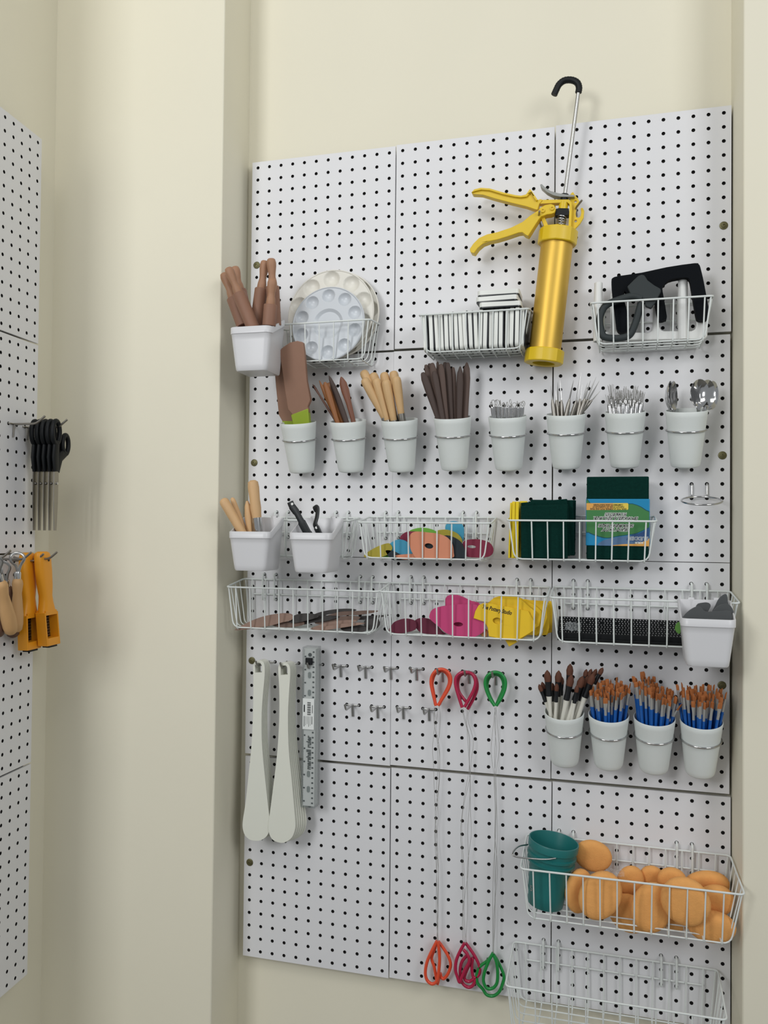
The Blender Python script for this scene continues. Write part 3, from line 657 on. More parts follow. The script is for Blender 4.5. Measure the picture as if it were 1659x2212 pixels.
for tp, rm, m, w, s in ST:
    slant = 'slant' in s
    blade('modelling_stick', 'b4', 'dark brown wooden stick ' + s, 'stick', 'dark brown sticks in one cup', tp, rm,
          [(0, w * .7, 2.2), (.5, w * .85, 2.4), (.8, w, 2.4), (.92, w * (.8 if slant else .95), 2), (.985, w * (.3 if slant else .6), 1.4), (1, .5 if slant or 'needle' in s else w * .35, .6)], m)
# wire loop tools
g = 'small silver loop tools in one cup'
for i in range(15):
    f = i / 14; u = 815 + 375 * f
    cx, cy, zb, h, rb, rt = CUPS['b5']
    a = math.pi * (1 - f); row = (i * 7) % 3
    x = cx - 29 + 58 * f; y = cy - (14, 0, 14)[row] * (1 if row < 2 else -1) * math.sin(math.pi * f)
    x = min(max(x, cx - 28), cx + 28); top = Vector((x, y, zb + h + 17 + random.uniform(-2, 3)))
    bot = Vector((cx + (x - cx) * .62, cy + (y - cy) * .6, zb + 6)); top, bot = CM['b5'] @ top, CM['b5'] @ bot; L = (top - bot).length
    t = thing('loop_tool', 'small silver loop tool in the crowded cup', 'tool', tuple(bot), g)
    mx = axis_m(bot, top)
    part('handle', MB().lathe([(0, 0), (2.7, 0), (2.7, L - 2), (2.2, L), (0, L)], mx, 12), M['chrome'], t)
    k = random.choice((0, 1, 2)); an = random.uniform(0, math.pi); w = random.uniform(2.6, 4.2); hh = random.uniform(8, 13)
    lp = {0: [(0, 0), (-w, hh * .5), (-w * .5, hh), (w * .5, hh), (w, hh * .5), (.6, 0)], 1: [(0, 0), (-w, hh), (w, hh), (.6, 0)], 2: [(0, 0), (-w, hh * .6), (0, hh), (w, hh * .6), (.6, 0)]}[k]
    part('loop', MB().tube(spline([mx @ Vector((q[0] * math.cos(an), q[0] * math.sin(an), L - 1 + q[1])) for q in lp], 3), .55, 5), M['wirem'], t, 60)
# needle tools
g = 'steel needle tools in one cup'
NT = [((610.9,-60.0,-495.1), (616.6,-58.0,-543.7)), ((618.4,-50.0,-499.2), (621.9,-50.0,-542.8)), ((622.1,-44.0,-485.5), (623.2,-46.0,-542.3)), ((626.2,-48.0,-483.7), (630.4,-48.0,-542.8)), ((650.7,-62.0,-486.6), (638.5,-58.0,-545.4)), ((662.7,-44.0,-470.5), (651.7,-44.0,-543.9)),
      ((665.3,-56.0,-492.0), (658.6,-56.0,-545.7)), ((674.0,-36.0,-487.9), (660.1,-40.0,-543.6)), ((679.8,-60.0,-487.8), (666.1,-58.0,-546.2)), ((689.5,-46.0,-478.8), (668.8,-46.0,-543.5)), ((694.7,-52.0,-487.4), (671.1,-50.0,-543.0)), ((696.1,-40.0,-503.6), (673.0,-42.0,-540.9)), ((658.4,-66.0,-515.6), (649.2,-60.0,-546.0))]
NS = sorted(w[0][0] for w in NT)
for i, (a, b) in enumerate(NT):
    bt = into('b6', a, b); tp = Vector(a); L = (tp - bt).length; mx = axis_m(bt, tp)
    s = min(L - 12, L * ((CUPS['b6'][2] + CUPS['b6'][3] + 20 - bt.z) / (tp.z - bt.z)))
    t = thing('needle_tool', 'steel needle tool with a long spike, %s tip from the left' % ORD[NS.index(a[0])], 'tool', tuple(bt), g)
    part('handle', MB().lathe([(0, 0), (3.8, 0), (3.8, s - 12), (3.2, s - 4), (1.6, s + 4), (0, s + 4)], mx, 12), M['satin'], t)
    part('spike', MB().lathe([(0, s), (1.5, s), (1.3, L - 22), (.2, L), (0, L)], mx, 8), M['steel'], t)
# wire brushes
g = 'little wire brushes in one cup'
for i in range(15):
    cx, cy, zb, h, rb, rt = CUPS['b7']; f = (i % 8) / 7 if i < 8 else (i - 8 + .5) / 7
    x = cx - 27 + 54 * f; y = cy - (16 if i < 8 else -12) * math.sin(math.pi * max(.1, min(.9, f)))
    top = Vector((x, y, zb + h + random.uniform(9, 17) + (8 if i >= 8 else 0))); bot = Vector((cx + (x - cx) * .6, cy + (y - cy) * .6, zb + 6)); top, bot = CM['b7'] @ top, CM['b7'] @ bot; L = (top - bot).length
    mx = axis_m(bot, top)
    t = thing('wire_brush', 'little wire brush with a steel ferrule and splayed tuft', 'brush', tuple(bot), g)
    part('ferrule', MB().lathe([(0, 0), (3.9, 0), (3.9, L - 3), (3.3, L - 2), (3.9, L - 1), (3.5, L), (0, L)], mx, 12), M['chrome'], t)
    mb = MB(); ln = random.uniform(14, 24)
    for k in range(9):
        an = k * 2.4; rr = 3 * math.sqrt((k + .5) / 9); sp = 1 + random.uniform(.5, 1.3)
        mb.tube([mx @ Vector((rr * math.cos(an), rr * math.sin(an), L - 1)), mx @ Vector((rr * sp * math.cos(an + .1), rr * sp * math.sin(an + .1), L + ln * random.uniform(.85, 1.1)))], .26, 4)
    o = part('bristles', mb, M['wirem'], t, 60); o['kind'] = 'stuff'
# spoons
def spoon(label, c, rx, rz, ang, d_base, yaw):
    cx, cy, zb, h, rb, rt = CUPS['b8']; c = Vector(c)
    t = thing('steel_spoon', label, 'spoon', (c.x, c.y, zb + 6), 'steel spoons in one cup')
    m = Matrix.Translation(c) @ Matrix.Rotation(yaw, 4, 'Z') @ Matrix.Rotation(ang, 4, 'Y')
    nr, nt = 10, 28; mb = MB()
    for side in (0, 1):
        for i in range(nr + 1):
            f = i / nr
            for j in range(nt):
                a = 2 * math.pi * j / nt
                x = rx * f * math.cos(a); z = rz * f * math.sin(a)
                if z < 0: x *= 1 - .18 * (z / rz) ** 2 * 1.0
                mb.v.append(m @ Vector((x, 9 * (1 - f * f) + (1 if side else 0) - 4, z)))
    S = (nr + 1) * nt
    for i in range(nr):
        for j in range(nt):
            a, b, c2, e = i * nt + j, i * nt + (j + 1) % nt, (i + 1) * nt + (j + 1) % nt, (i + 1) * nt + j
            mb.f.append((a, e, c2, b)); mb.f.append((S + a, S + b, S + c2, S + e))
    for j in range(nt):
        a, b = nr * nt + j, nr * nt + (j + 1) % nt; mb.f.append((a, S + a, S + b, b))
    part('bowl', mb, M['chrome'], t, 60)
    T = CM['b8']; p0 = T.inverted() @ (m @ Vector((0, -3.5, -rz * .96))); o = Vector((p0.x - cx, p0.y - cy, 0)); o = o * min(1, 29 / max(o.length, .1)); p1 = Vector((cx + o.x, cy + o.y, zb + h - 2)); e = Vector((cx + o.x * .55, cy + o.y * .55, zb + 6))
    part('handle', MB().tube([T @ q for q in (p0 + Vector((0, 0, 3)), p1, p1 + (e - p1) * .5, e)], [(4.2, 1.3), (2.8, 1.6), (3.4, 1.4), (5.5, 1.2)], 10, up=(0, 1, 0)), M['chrome'], t, 60)
spoon('steel spoon with its bowl facing out, front of three', (859.1,-60.0,-517.7), 16, 25, .06, 0, .25)
spoon('steel spoon, middle of the three nested on the right', (871.3,-50.0,-517.3), 16, 25, .1, 0, .55)
spoon('steel spoon, rearmost of the three nested on the right', (880.4,-38.0,-517.5), 16, 25, .14, 0, .85)
spoon('steel spoon seen edge on at the left side of its cup, front', (811.0,-48.0,-518.9), 15, 27, -.05, 0, 1.25)
spoon('steel spoon seen edge on at the left side of its cup, behind', (816.9,-38.0,-517.5), 15, 27, -.03, 0, 1.1)
# ------------------------------------------------------------------ paintbrushes
def brush(key, label, group, tip, bot, kind):
    b, tp = Vector(bot), Vector(tip); L = (tp - b).length; mx = axis_m(b, tp)
    t = thing('paintbrush', label, 'paintbrush', tuple(b), group)
    if kind == 'blue':
        bl, fl, r = random.uniform(8, 13), random.uniform(20, 25), 2.4
        s = L - bl - fl
        part('handle', MB().lathe([(0, 0), (1.4, 0), (2.2, s * .4), (2.5, s), (0, s)], mx, 8), M['blueh'], t)
        w = random.uniform(2.2, 4.4)
        part('ferrule', MB().tube([mx @ Vector((0, 0, s - 1)), mx @ Vector((0, 0, s + fl * .55)), mx @ Vector((0, 0, s + fl))], [(2.3, 2.3), (2.2, 2.1), (w, 1.4)], 10, up=UPV(mx)), M['alu'], t, 60)
        part('bristles', MB().tube([mx @ Vector((0, 0, s + fl - .5)), mx @ Vector((0, 0, s + fl + bl * .7)), mx @ Vector((random.uniform(-1, 1), 0, L))], [(w, 1.4), (w * 1.05, 1.2), (w * .85, .5)], 10, up=UPV(mx)), M['bris'], t, 60)
    else:
        big = kind == 'big'; bl, fl, r = (20, 25, 5.2) if big else (13, 19, 3.4)
        s = L - bl - fl
        part('handle', MB().lathe([(0, 0), (2, 0), (3.2, s * .3), (r * .8, s * .8), (r, s), (0, s)], mx, 10), M['whiteh'], t)
        part('ferrule', MB().lathe([(0, s - 1), (r + .2, s - 1), (r + .3, s + 5), (r * .95, s + 10), (r * 1.12, s + fl), (0, s + fl)], mx, 12), M['blackf'], t)
        part('bristles', MB().lathe([(0, s + fl - 1), (r * 1.05, s + fl - 1), (r * 1.25, s + fl + bl * .4), (r * .9, s + fl + bl * .75), (r * .15, L), (0, L)], mx, 12), M['brisd'], t)
def UPV(mx): return tuple((mx.to_3x3() @ Vector((math.cos(UPA[0]), math.sin(UPA[0]), 0))))
UPA = [0.]
WB = [("145,92", (607.5,-60.0,-1000.4), (613.6,-56.0,-1082.4), 'big'), ("232", (626.8,-44.0,-1002.6), (623.5,-46.0,-1087.5), 'big'), ("318", (646.5,-36.0,-990.9), (640.5,-38.0,-1084.4), 'big'), ("325", (650.3,-66.0,-1005.3), (634.3,-60.0,-1086.0), 'big'),
      ("410", (669.4,-62.0,-1007.2), (644.0,-60.0,-1086.5), 'big'), ("455", (678.2,-50.0,-1008.7), (653.9,-50.0,-1088.0), 'big'), ("490", (687.5,-58.0,-1001.7), (665.6,-54.0,-1085.1), 'big'), ("440", (674.8,-32.0,-999.6), (658.0,-36.0,-1083.7), 'small'),
      ("475", (683.2,-34.0,-998.3), (663.8,-38.0,-1082.8), 'small'), ("515", (692.1,-40.0,-996.9), (668.6,-40.0,-1084.4), 'small'), ("565", (703.2,-50.0,-992.3), (671.1,-46.0,-1083.0), 'small'), ("82", (592.9,-54.0,-1027.2), (608.6,-52.0,-1077.7), 'small'),
      ("105", (597.3,-44.0,-1024.4), (610.3,-44.0,-1079.3), 'small'), ("250", (632.0,-34.0,-1015.2), (628.7,-36.0,-1085.7), 'small'), ("395", (660.5,-66.0,-1022.2), (649.9,-62.0,-1085.7), 'small'), ("215", (624.9,-64.0,-1022.3), (622.0,-60.0,-1085.7), 'small'), ("185", (615.3,-32.0,-1027.4), (616.8,-34.0,-1084.5), 'small')]
rank = {k: sorted(w[1][0] for w in WB if w[3] == k) for k in ('big', 'small')}
for i, (_, a, b, k) in enumerate(WB):
    lab = '%s white handled paintbrush with a black ferrule, %s tip from the left' % ('broad' if k == 'big' else 'slim', ORD[rank[k].index(a[0])])
    brush('e1', lab, 'white handled paintbrushes, ' + ('broad' if k == 'big' else 'slim'), a, into('e1', a, b), k)
random.seed(21)
def fill(key, n, label, tops, lean):
    cx, cy, zb, h, rb, rt = CUPS[key]; cnt = 0
    for k in range(n):
        rr = (rt - 5.2) * math.sqrt((k + .6) / n); an = k * 2.39996
        x, y = cx + rr * math.cos(an), cy + rr * math.sin(an)
        f = (x - cx) / (rt - 5)
        zt = zb + h + tops(f, (y - cy) / rt) + random.uniform(-6, 6)
        ll = (zt - zb) / h
        bx, by = cx + (x - cx) * .6, cy + (y - cy) * .6
        tip = Vector((bx + (x - bx) * ll * lean + random.uniform(-2, 2), by + (y - by) * ll * lean, zt))
        UPA[0] = random.uniform(0, math.pi)
        brush(key, label, label, CM[key] @ tip, CM[key] @ Vector((bx, by, zb + 5)), 'blue')
fill('e2', 54, 'blue handled paintbrush in the cup beside the white brushes', lambda f, g: 50 + 3 * f, 1.0)
fill('e3', 56, 'blue handled paintbrush in the cup with the tallest blue bunch', lambda f, g: 55 - 16 * f if f > -.2 else 66, 1.02)
fill('e4', 54, 'blue handled paintbrush in the cup nearest the right wall', lambda f, g: 46 + 10 * abs(f), 1.12)
for key, lab, a, b in (('e3', 'short blue paintbrush leaning out to the right of the tallest bunch', (833.8,-50.0,-1025.1), (812.5,-46.0,-1082.3)), ('e3', 'lowest blue paintbrush leaning over the cup edge', (832.8,-64.0,-1045.2), (816.1,-58.0,-1079.4)),
                      ('e4', 'blue paintbrush standing tallest in the bunch by the right wall', (847.3,-44.0,-1017.4), (848.5,-44.0,-1075.6)), ('e2', 'thin blue paintbrush leaning out between two cups', (749.9,-40.0,-1018.1), (745.0,-42.0,-1083.4))):
    UPA[0] = 1.2; brush(key, lab, 'stray blue handled paintbrushes', a, into(key, a, b), 'blue')

# ------------------------------------------------------------------ tools in the two bins of the middle row
def bin_tool(label, tip, rim, zlow, prof, ferr=None, m='beech'):
    tip, rim = Vector(tip), Vector(rim); d = (rim - tip).normalized(); e = tip + d * ((zlow - tip.z) / d.z); L = (tip - e).length
    t = thing('wood_handled_tool', label, 'tool', tuple(e), 'pale wooden handled tools in a bin'); mx = axis_m(e, tip)
    n0 = prof[0][0] * L
    part('handle', MB().lathe([(0, n0)] + [(r, f * L) for f, r in prof] + [(0, L)], mx, 22), M['beech'], t)
    if ferr: part('ferrule', MB().lathe([(0, n0 - ferr[1]), (ferr[0] - 1, n0 - ferr[1]), (ferr[0], n0 - ferr[1] * .5), (ferr[0], n0 + 3), (0, n0 + 3)], mx, 20), M['chrome'], t)
rd = lambda r: [(.02, r * .75), (.3, r * .85), (.75, r), (.93, r), (.975, r * .85), (1, r * .45)]
bin_tool('pale wooden handle leaning left, thick, at the front of its bin', (12.2,-140.0,-699.5), (47.8,-132.0,-759.7), -795, rd(9.3))
bin_tool('thin pale wooden handle behind the thick leaning one', (17.9,-112.0,-696.4), (46.1,-112.0,-759.7), -795, rd(5))
bin_tool('short pale wooden handle with a tapered tip in the middle', (51.3,-116.0,-702.5), (56.5,-114.0,-759.6), -800, [(.02, 4), (.4, 6), (.7, 7.2), (.9, 5.8), (1, 2.2)])
bin_tool('tallest pale wooden handle with a chrome ferrule', (63.0,-118.0,-663.6), (74.7,-116.0,-759.4), -800, [(.46, 8.8), (.52, 9.2), (.62, 10.4), (.74, 9.8), (.9, 10.8), (.975, 9.6), (1, 5)], (9.4, 40))
M.update(blackp=mat('black_plastic', '14191c', .45))
def strap(label, pts, w, th, hole):
    p = [Vector(q) for q in pts]; t = thing('plastic_scraper', label, 'scraper', tuple(p[-1]), 'black plastic handles in a bin')
    s = spline(p, 6); part('body', MB().tube(s, [(w[min(int(i / (len(s) - 1) * (len(w) - 1)), len(w) - 1)], th) for i in range(len(s))], 12, up=(0, 1, 0)), M['blackp'], t, 60)
    part('eyelet', MB().lathe([(0, 0), (2.4, 0), (2.4, 1), (0, 1)], Matrix.Translation(hole) @ Matrix.Rotation(math.pi / 2, 4, 'X'), 12), M['pvc'], t)
strap('black plastic handle leaning left with a round eyelet end', [(144.7,-132.0,-704.7), (149.1,-132.0,-713.7), (158.3,-132.0,-725.5), (168.1,-132.0,-742.4), (179.3,-130.0,-763.4), (188.7,-128.0,-785.2)], (6.2, 7, 6, 7.8, 9, 9), 2.6, Vector((150.3,-135.2,-708.7)))
strap('black plastic handle standing upright with a hooked end', [(186.9,-118.0,-718.3), (194.6,-122.0,-715.8), (194.7,-124.0,-731.1), (192.0,-126.0,-744.7), (194.7,-126.0,-751.4), (201.1,-126.0,-764.8), (206.0,-124.0,-781.7)], (6, 6, 6, 7, 9, 10, 10), 2.6, Vector((196.0,-129.4,-751.7)))
# ------------------------------------------------------------------ coloured ribs (flat kidney shapes)
def foam(name, colr, r=.7): M[name] = mat(name, colr, r, var=.03, scale=60)
for n, c in (('olive_foam', 'a89a33'), ('leaf_green_foam', '6fb13e'), ('mid_green_foam', '5c9a3e'), ('sky_foam', '3f97b8'), ('salmon_foam', 'd08767'), ('maroon_foam', '7f1f3c'), ('wine_rubber', '611a33'), ('pitch_foam', '16232a'), ('mint_foam', '74c28a'), ('magenta_rubber', 'c23f74'), ('lemon_rubber', 'e8c021'), ('tan_rubber', 'b0764a')): foam(n, c)
def rib(label, out, d, m, th=3.2, holes=(), k=0., kx=0., cat='rib', name='clay_rib', group='coloured ribs in the wire basket', n=3, bv=.8):
    o = smooth2(out, n) if n else out
    return solo(name, MB().prism(o, d, th, holes, k=k, kx=kx), M[m], label, cat, group, bevel=bv)
rib('olive yellow foam rib lying at the left end', [(268.7,-804.8),(274.9,-797.5),(294.3,-786.3),(313.7,-779.5),(320.5,-782.2),(323.5,-790.2),(313.9,-801.0),(300.4,-805.7),(277.0,-806.9)], 70, 'olive_foam')
rib('green foam rib under the olive yellow one', [(283.6,-807.3),(303.1,-801.3),(322.5,-799.6),(330.3,-804.1),(324.5,-807.6),(303.2,-808.0)], 63, 'mid_green_foam')
rib('black rubber rib under the blue one on the left', [(311.5,-792.5),(324.7,-793.2),(344.2,-802.2),(359.6,-805.7),(363.4,-808.9),(330.7,-811.1),(321.0,-807.9),(313.1,-799.0)], 70, 'pitch_foam')
rib('sky blue foam rib leaning behind the black one', [(312.4,-791.6),(319.7,-778.7),(335.1,-772.1),(350.7,-776.4),(362.3,-788.9),(356.7,-801.2),(325.7,-802.3),(314.0,-798.2)], 65, 'sky_foam')
rib('small salmon foam rib lying on the basket floor', [(330.9,-802.3),(348.1,-799.4),(370.9,-798.5),(378.5,-804.8),(363.4,-808.4),(344.4,-808.8)], 75, 'salmon_foam')
rib('mint green foam rib peeking out beside the salmon one', [(336.6,-778.2),(349.2,-780.8),(360.9,-785.3),(357.1,-796.6),(345.5,-792.1),(337.6,-784.7)], 58, 'mint_foam')
rib('maroon foam rib behind the salmon one, left side', [(333.9,-769.7),(343.2,-759.6),(355.8,-756.9),(371.2,-758.9),(375.2,-773.9),(359.9,-782.6),(344.4,-782.3)], 53, 'maroon_foam')
rib('leaf green foam rib peeking over the salmon one', [(349.5,-757.3),(362.1,-751.5),(377.5,-749.9),(392.9,-752.7),(402.6,-758.6),(408.4,-773.6),(373.9,-775.9),(354.5,-768.6)], 45, 'leaf_green_foam')
rib('olive yellow foam rib behind the salmon one, right side', [(397.5,-758.7),(410.9,-753.3),(426.1,-754.3),(441.4,-761.0),(450.0,-774.9),(439.7,-784.4),(407.3,-781.2)], 39, 'olive_foam')
rib('sky blue foam rib standing highest at the back', [(415.9,-748.1),(422.6,-738.7),(435.9,-737.2),(447.4,-742.8),(451.3,-752.9),(449.2,-775.1),(436.3,-780.9),(420.9,-766.0)], 31, 'sky_foam')
sh = (395.3,-78.0,-783.2)
rib('large salmon foam rib with a dark hole, in front', [(357.9,-771.0),(361.6,-761.2),(371.9,-757.0),(393.6,-758.6),(412.3,-760.8),(429.1,-767.3),(438.4,-779.0),(441.1,-794.5),(438.6,-804.0),(407.1,-805.3),(374.3,-805.9),(365.7,-798.0),(359.9,-785.7)], 79, 'salmon_foam', 3.6, (circ(sh[0], sh[2], 8.2, 4.8, 18, -.15),), n=4)
rib('black rubber rib right behind the large salmon one', [(380.7,-777.2),(419.1,-764.2),(436.8,-765.5),(452.1,-774.4),(459.5,-787.4),(461.9,-804.9),(448.3,-805.9),(411.0,-804.4),(379.0,-795.7)], 72, 'pitch_foam')
sh = (471.0,-64.0,-783.7)
rib('maroon foam rib with a slot at the right end', [(455.8,-774.8),(468.7,-770.3),(487.1,-770.4),(503.6,-776.0),(510.6,-786.8),(507.8,-797.7),(494.7,-802.7),(463.5,-802.2),(455.0,-789.1)], 62, 'maroon_foam', 3.2, (circ(sh[0], sh[2], 8, 2.6, 16, -.05),))
# ------------------------------------------------------------------ pads basket
M.update(pad=mat('green_scour_pad', '0a2e28', .95, var=.3, scale=250, bump=.5, bscale=700, spec=.08), ycloth=mat('yellow_sponge_cloth', 'e8cd2c', .9, var=.06, scale=120, bump=.3, bscale=500))
def slabs(name, label, cat, group, x0, x1, zl, zh, d, th, m, tilt=0, yawr=0, bv=1.5):
    cx, cz = (x0 + x1) / 2, (zl + zh) / 2
    mm = Matrix.Translation((cx, -d, cz)) @ Matrix.Rotation(yawr, 4, 'Z') @ Matrix.Rotation(tilt, 4, 'Y')
    return solo(name, MB().box(-(x1 - x0) / 2, (x1 - x0) / 2, 0, th, -(zh - zl) / 2, (zh - zl) / 2, mm), M[m], label, cat, group, bevel=bv, segs=3)
def q2(a, b): return a[0], b[0], b[2], a[2]
for i, (lab, a, b, dx) in enumerate((('yellow sponge cloth standing edge on, outermost', (540.2,-70.0,-703.8), (543.9,-70.0,-805.3), 0), ('yellow sponge cloth standing edge on, middle of three', (544.3,-70.0,-701.7), (550.7,-70.0,-806.4), 0), ('yellow sponge cloth standing edge on, against the green pads', (550.4,-70.0,-701.6), (557.1,-70.0,-805.9), 0))):
    x0, x1, zl, zh = q2(a, b); slabs('sponge_cloth', lab, 'cloth', 'yellow sponge cloths', x0 + .3, x1 - .3, max(zl, -803), zh, 76 - i * 2, 60, 'ycloth', .03 if i == 0 else .008)
slabs('sponge_cloth', 'yellow sponge cloth corner showing behind the green pads', 'cloth', 'yellow sponge cloths', *q2((552.8,-30.0,-699.2), (567.2,-30.0,-803.4))[:2], -800, (554.7,-30.0,-699.2)[2], 22, 5, 'ycloth')
for lab, a, b, d, tl, yw in (('dark green scouring pad at the front of the loose stack', (561.3,-72.0,-708.9), (642.4,-72.0,-806.8), 76, -.012, 0), ('dark green scouring pad second in the loose stack', (564.4,-62.0,-707.5), (644.9,-62.0,-799.2), 66, -.05, -.04), ('dark green scouring pad tilted up in the loose stack', (562.4,-52.0,-699.6), (644.4,-52.0,-797.7), 55, -.085, -.06),
                          ('dark green scouring pad near the back of the loose stack', (572.2,-42.0,-699.2), (651.8,-42.0,-797.9), 45, -.03, -.05), ('dark green scouring pad hindmost in the loose stack', (573.0,-32.0,-697.4), (654.0,-32.0,-797.2), 34, .01, -.03)):
    x0, x1, zl, zh = q2(a, b); slabs('scouring_pad', lab, 'scouring pad', 'loose green scouring pads', x0, x1, max(zl, -802), zh, d, 7, 'pad', tl, yw)
# the wrapped pack: a stack of pads with a printed sleeve, standing upside down
a, b = (674.2,-50.0,-657.6), (778.6,-50.0,-802.3); x0, x1, zl, zh = a[0], b[0], -802.5, a[2]; W0 = x1 - x0; H0 = zh - zl; DF = 62
t = thing('pad_pack', 'wrapped pack of green scouring pads, printed sleeve upside down', 'pad pack', ((x0 + x1) / 2, -DF + 20, zl))
for i in range(5):
    part('pad', MB().box(x0 + i * .4, x1 - i * .5, -DF + 1.2 + i * 8, -DF + 8.6 + i * 8, zl, zh - i * .5), M['pad'], t, 40, 2.2, segs=3)
M.update(pkblue=mat('print_blue', '1285b5', .35), pkgreen=mat('print_green', '3f7d45', .35), pknavy=mat('print_navy', '2c4f80', .35), pkline=mat('print_dark_teal', '0d4f5a', .35), pkor=mat('print_orange', 'e0a552', .35), pkyel=mat('print_yellow', 'e4c84f', .35), pkw=mat('print_white', 'e4e8e2', .35), pkblk=mat('print_black', '101a18', .4), pkslate=mat('print_slate', '557499', .35))
def pk(u, v):
    # printed sleeve: u 0..1 left to right, v 0..1 top to bottom
    return (sx0 + (sx1 - sx0) * u, sz1 - (sz1 - sz0) * v)
sx0, sx1 = x0 - 1.2, x1 + 1.6; sz1, sz0 = (717.5,-62.0,-696.6)[2], (717.9,-62.0,-778.5)[2]
slv = part('sleeve', MB().box(sx0, sx1, -DF - .6, -DF + 42, sz0, sz1), M['pkblue'], t, 40, 1.4, segs=3)
def pr(name, pts, m, lay, smooth=True, n=4):
    o = [pk((u - 120) / (1480 - 120), (v - 598) / (1650 - 598)) for u, v in pts]
    o = smooth2(o, n) if smooth else o
    o = [(min(max(q[0], sx0 + .9), sx1 - .9), min(max(q[1], sz0 + .3), sz1 - .3)) for q in o]
    return part(name, MB().prism(o, DF + .6 + lay * .12, .12 * lay + .3), M[m], slv, 0)
pr('print', [(120, 620), (220, 690), (330, 715), (1030, 700), (1150, 712), (1280, 760), (1400, 840), (1490, 905), (1490, 1200), (1400, 1270), (1200, 1370), (1000, 1410), (800, 1440), (640, 1480), (520, 1480), (400, 1450), (250, 1400), (180, 1360), (120, 1300)], 'pkline', 1)
pr('print', [(120, 645), (220, 705), (330, 730), (1030, 715), (1150, 728), (1270, 775), (1390, 855), (1490, 925), (1490, 1185), (1400, 1255), (1200, 1355), (1000, 1395), (800, 1425), (640, 1462), (520, 1462), (400, 1430), (260, 1380), (190, 1345), (120, 1280)], 'pkgreen', 2)
pr('print', [(380, 1640), (480, 1540), (620, 1490), (800, 1450), (1000, 1420), (1200, 1385), (1400, 1285), (1490, 1230), (1490, 1480), (1300, 1560), (1000, 1610), (700, 1650)], 'pkslate', 2)
pr('print', [(1090, 1405), (1250, 1360), (1400, 1280), (1490, 1230), (1490, 1500), (1300, 1540), (1000, 1520)], 'pknavy', 3)
pr('print', [(700, 1650), (900, 1610), (1200, 1590), (1400, 1520), (1490, 1470), (1490, 1650)], 'pkor', 4)
pr('print', [(120, 695), (1010, 692), (1028, 710), (1028, 825), (1010, 842), (120, 850)], 'pkor', 3, False)
pr('print', [(700, 695), (1010, 692), (1028, 710), (1028, 825), (1010, 842), (700, 846)], 'pkyel', 4, False)
def letters(name, body, x, z, y, size, m, parent, rot, offset=0., shear=0., sx=1., align='CENTER', extr=.02):
    # flat lettering facing the room; rot turns it in its own plane
    c = bpy.data.curves.new(name, 'FONT'); c.body = body; c.size = size / 1000; c.align_x = align; c.align_y = 'CENTER'; c.offset = offset / 1000; c.shear = shear; c.extrude = extr / 1000; c.resolution_u = 3
    tmp = bpy.data.objects.new(name, c); COL.objects.link(tmp)
    me = bpy.data.meshes.new_from_object(tmp.evaluated_get(bpy.context.evaluated_depsgraph_get()))
    bpy.data.objects.remove(tmp); bpy.data.curves.remove(c); me.name = name
    me.materials.clear(); me.materials.append(M[m])
    o = bpy.data.objects.new(name, me); COL.objects.link(o); o.parent = parent
    root = parent
    while root.parent: root = root.parent
    l = ROOT_LOC[root.name]
    o.matrix_local = Matrix.Translation(((x - l.x) / 1000, (y - l.y) / 1000, (z - l.z) / 1000)) @ Matrix.Rotation(math.pi / 2, 4, 'X') @ Matrix.Rotation(rot, 4, 'Z') @ Matrix.Diagonal((sx, 1, 1, 1))
    return o
def pkt(body, u, v, size, sx=1.):
    x, z = pk((u - 120) / 1360, (v - 598) / 1052)
    letters('lettering', body, x, z, -DF - 1.25, size, 'pkw', slv, math.pi, .75, .25, sx)
    letters('lettering', body, x, z, -DF - 1.4, size, 'pkblk', slv, math.pi, .12, .25, sx)
pkt('ROBUSTES', 765, 943, 7.6); pkt('\u00c9PONGES \u00c0 R\u00c9CURER', 765, 1030, 7.6); pkt('SCOURING PADS', 770, 1195, 7.6); pkt('HEAVY DUTY', 770, 1283, 7.6)
x, z = pk((1250 - 120) / 1360, (1475 - 598) / 1052); letters('lettering', 'BUDDIES', x - 1, z, -DF - 1.3, 8.4, 'pkw', slv, math.pi, .5, .1); letters('lettering', 'BUDDIES', x - 1, z, -DF - 1.45, 8.4, 'pknavy', slv, math.pi, 0, .1)
x, z = pk((1260 - 120) / 1360, (1570 - 598) / 1052); letters('lettering', 'SCRUB', x, z, -DF - 1.3, 4.5, 'pkw', slv, math.pi, .2, .1)
for body, v in (('CAMPEMENTS SANS \u00c9GRATIGNER', 732), ('PARFAITS POUR LES CASSEROLES ET', 776), ('IDEAL FOR SAUCEPANS, POTS AND PANS', 822)):
    x, z = pk((600 - 120) / 1360, (v - 598) / 1052); letters('lettering', body, x, z, -DF - 1.3, 4.0, 'pkblk', slv, math.pi, .06, 0, .82)
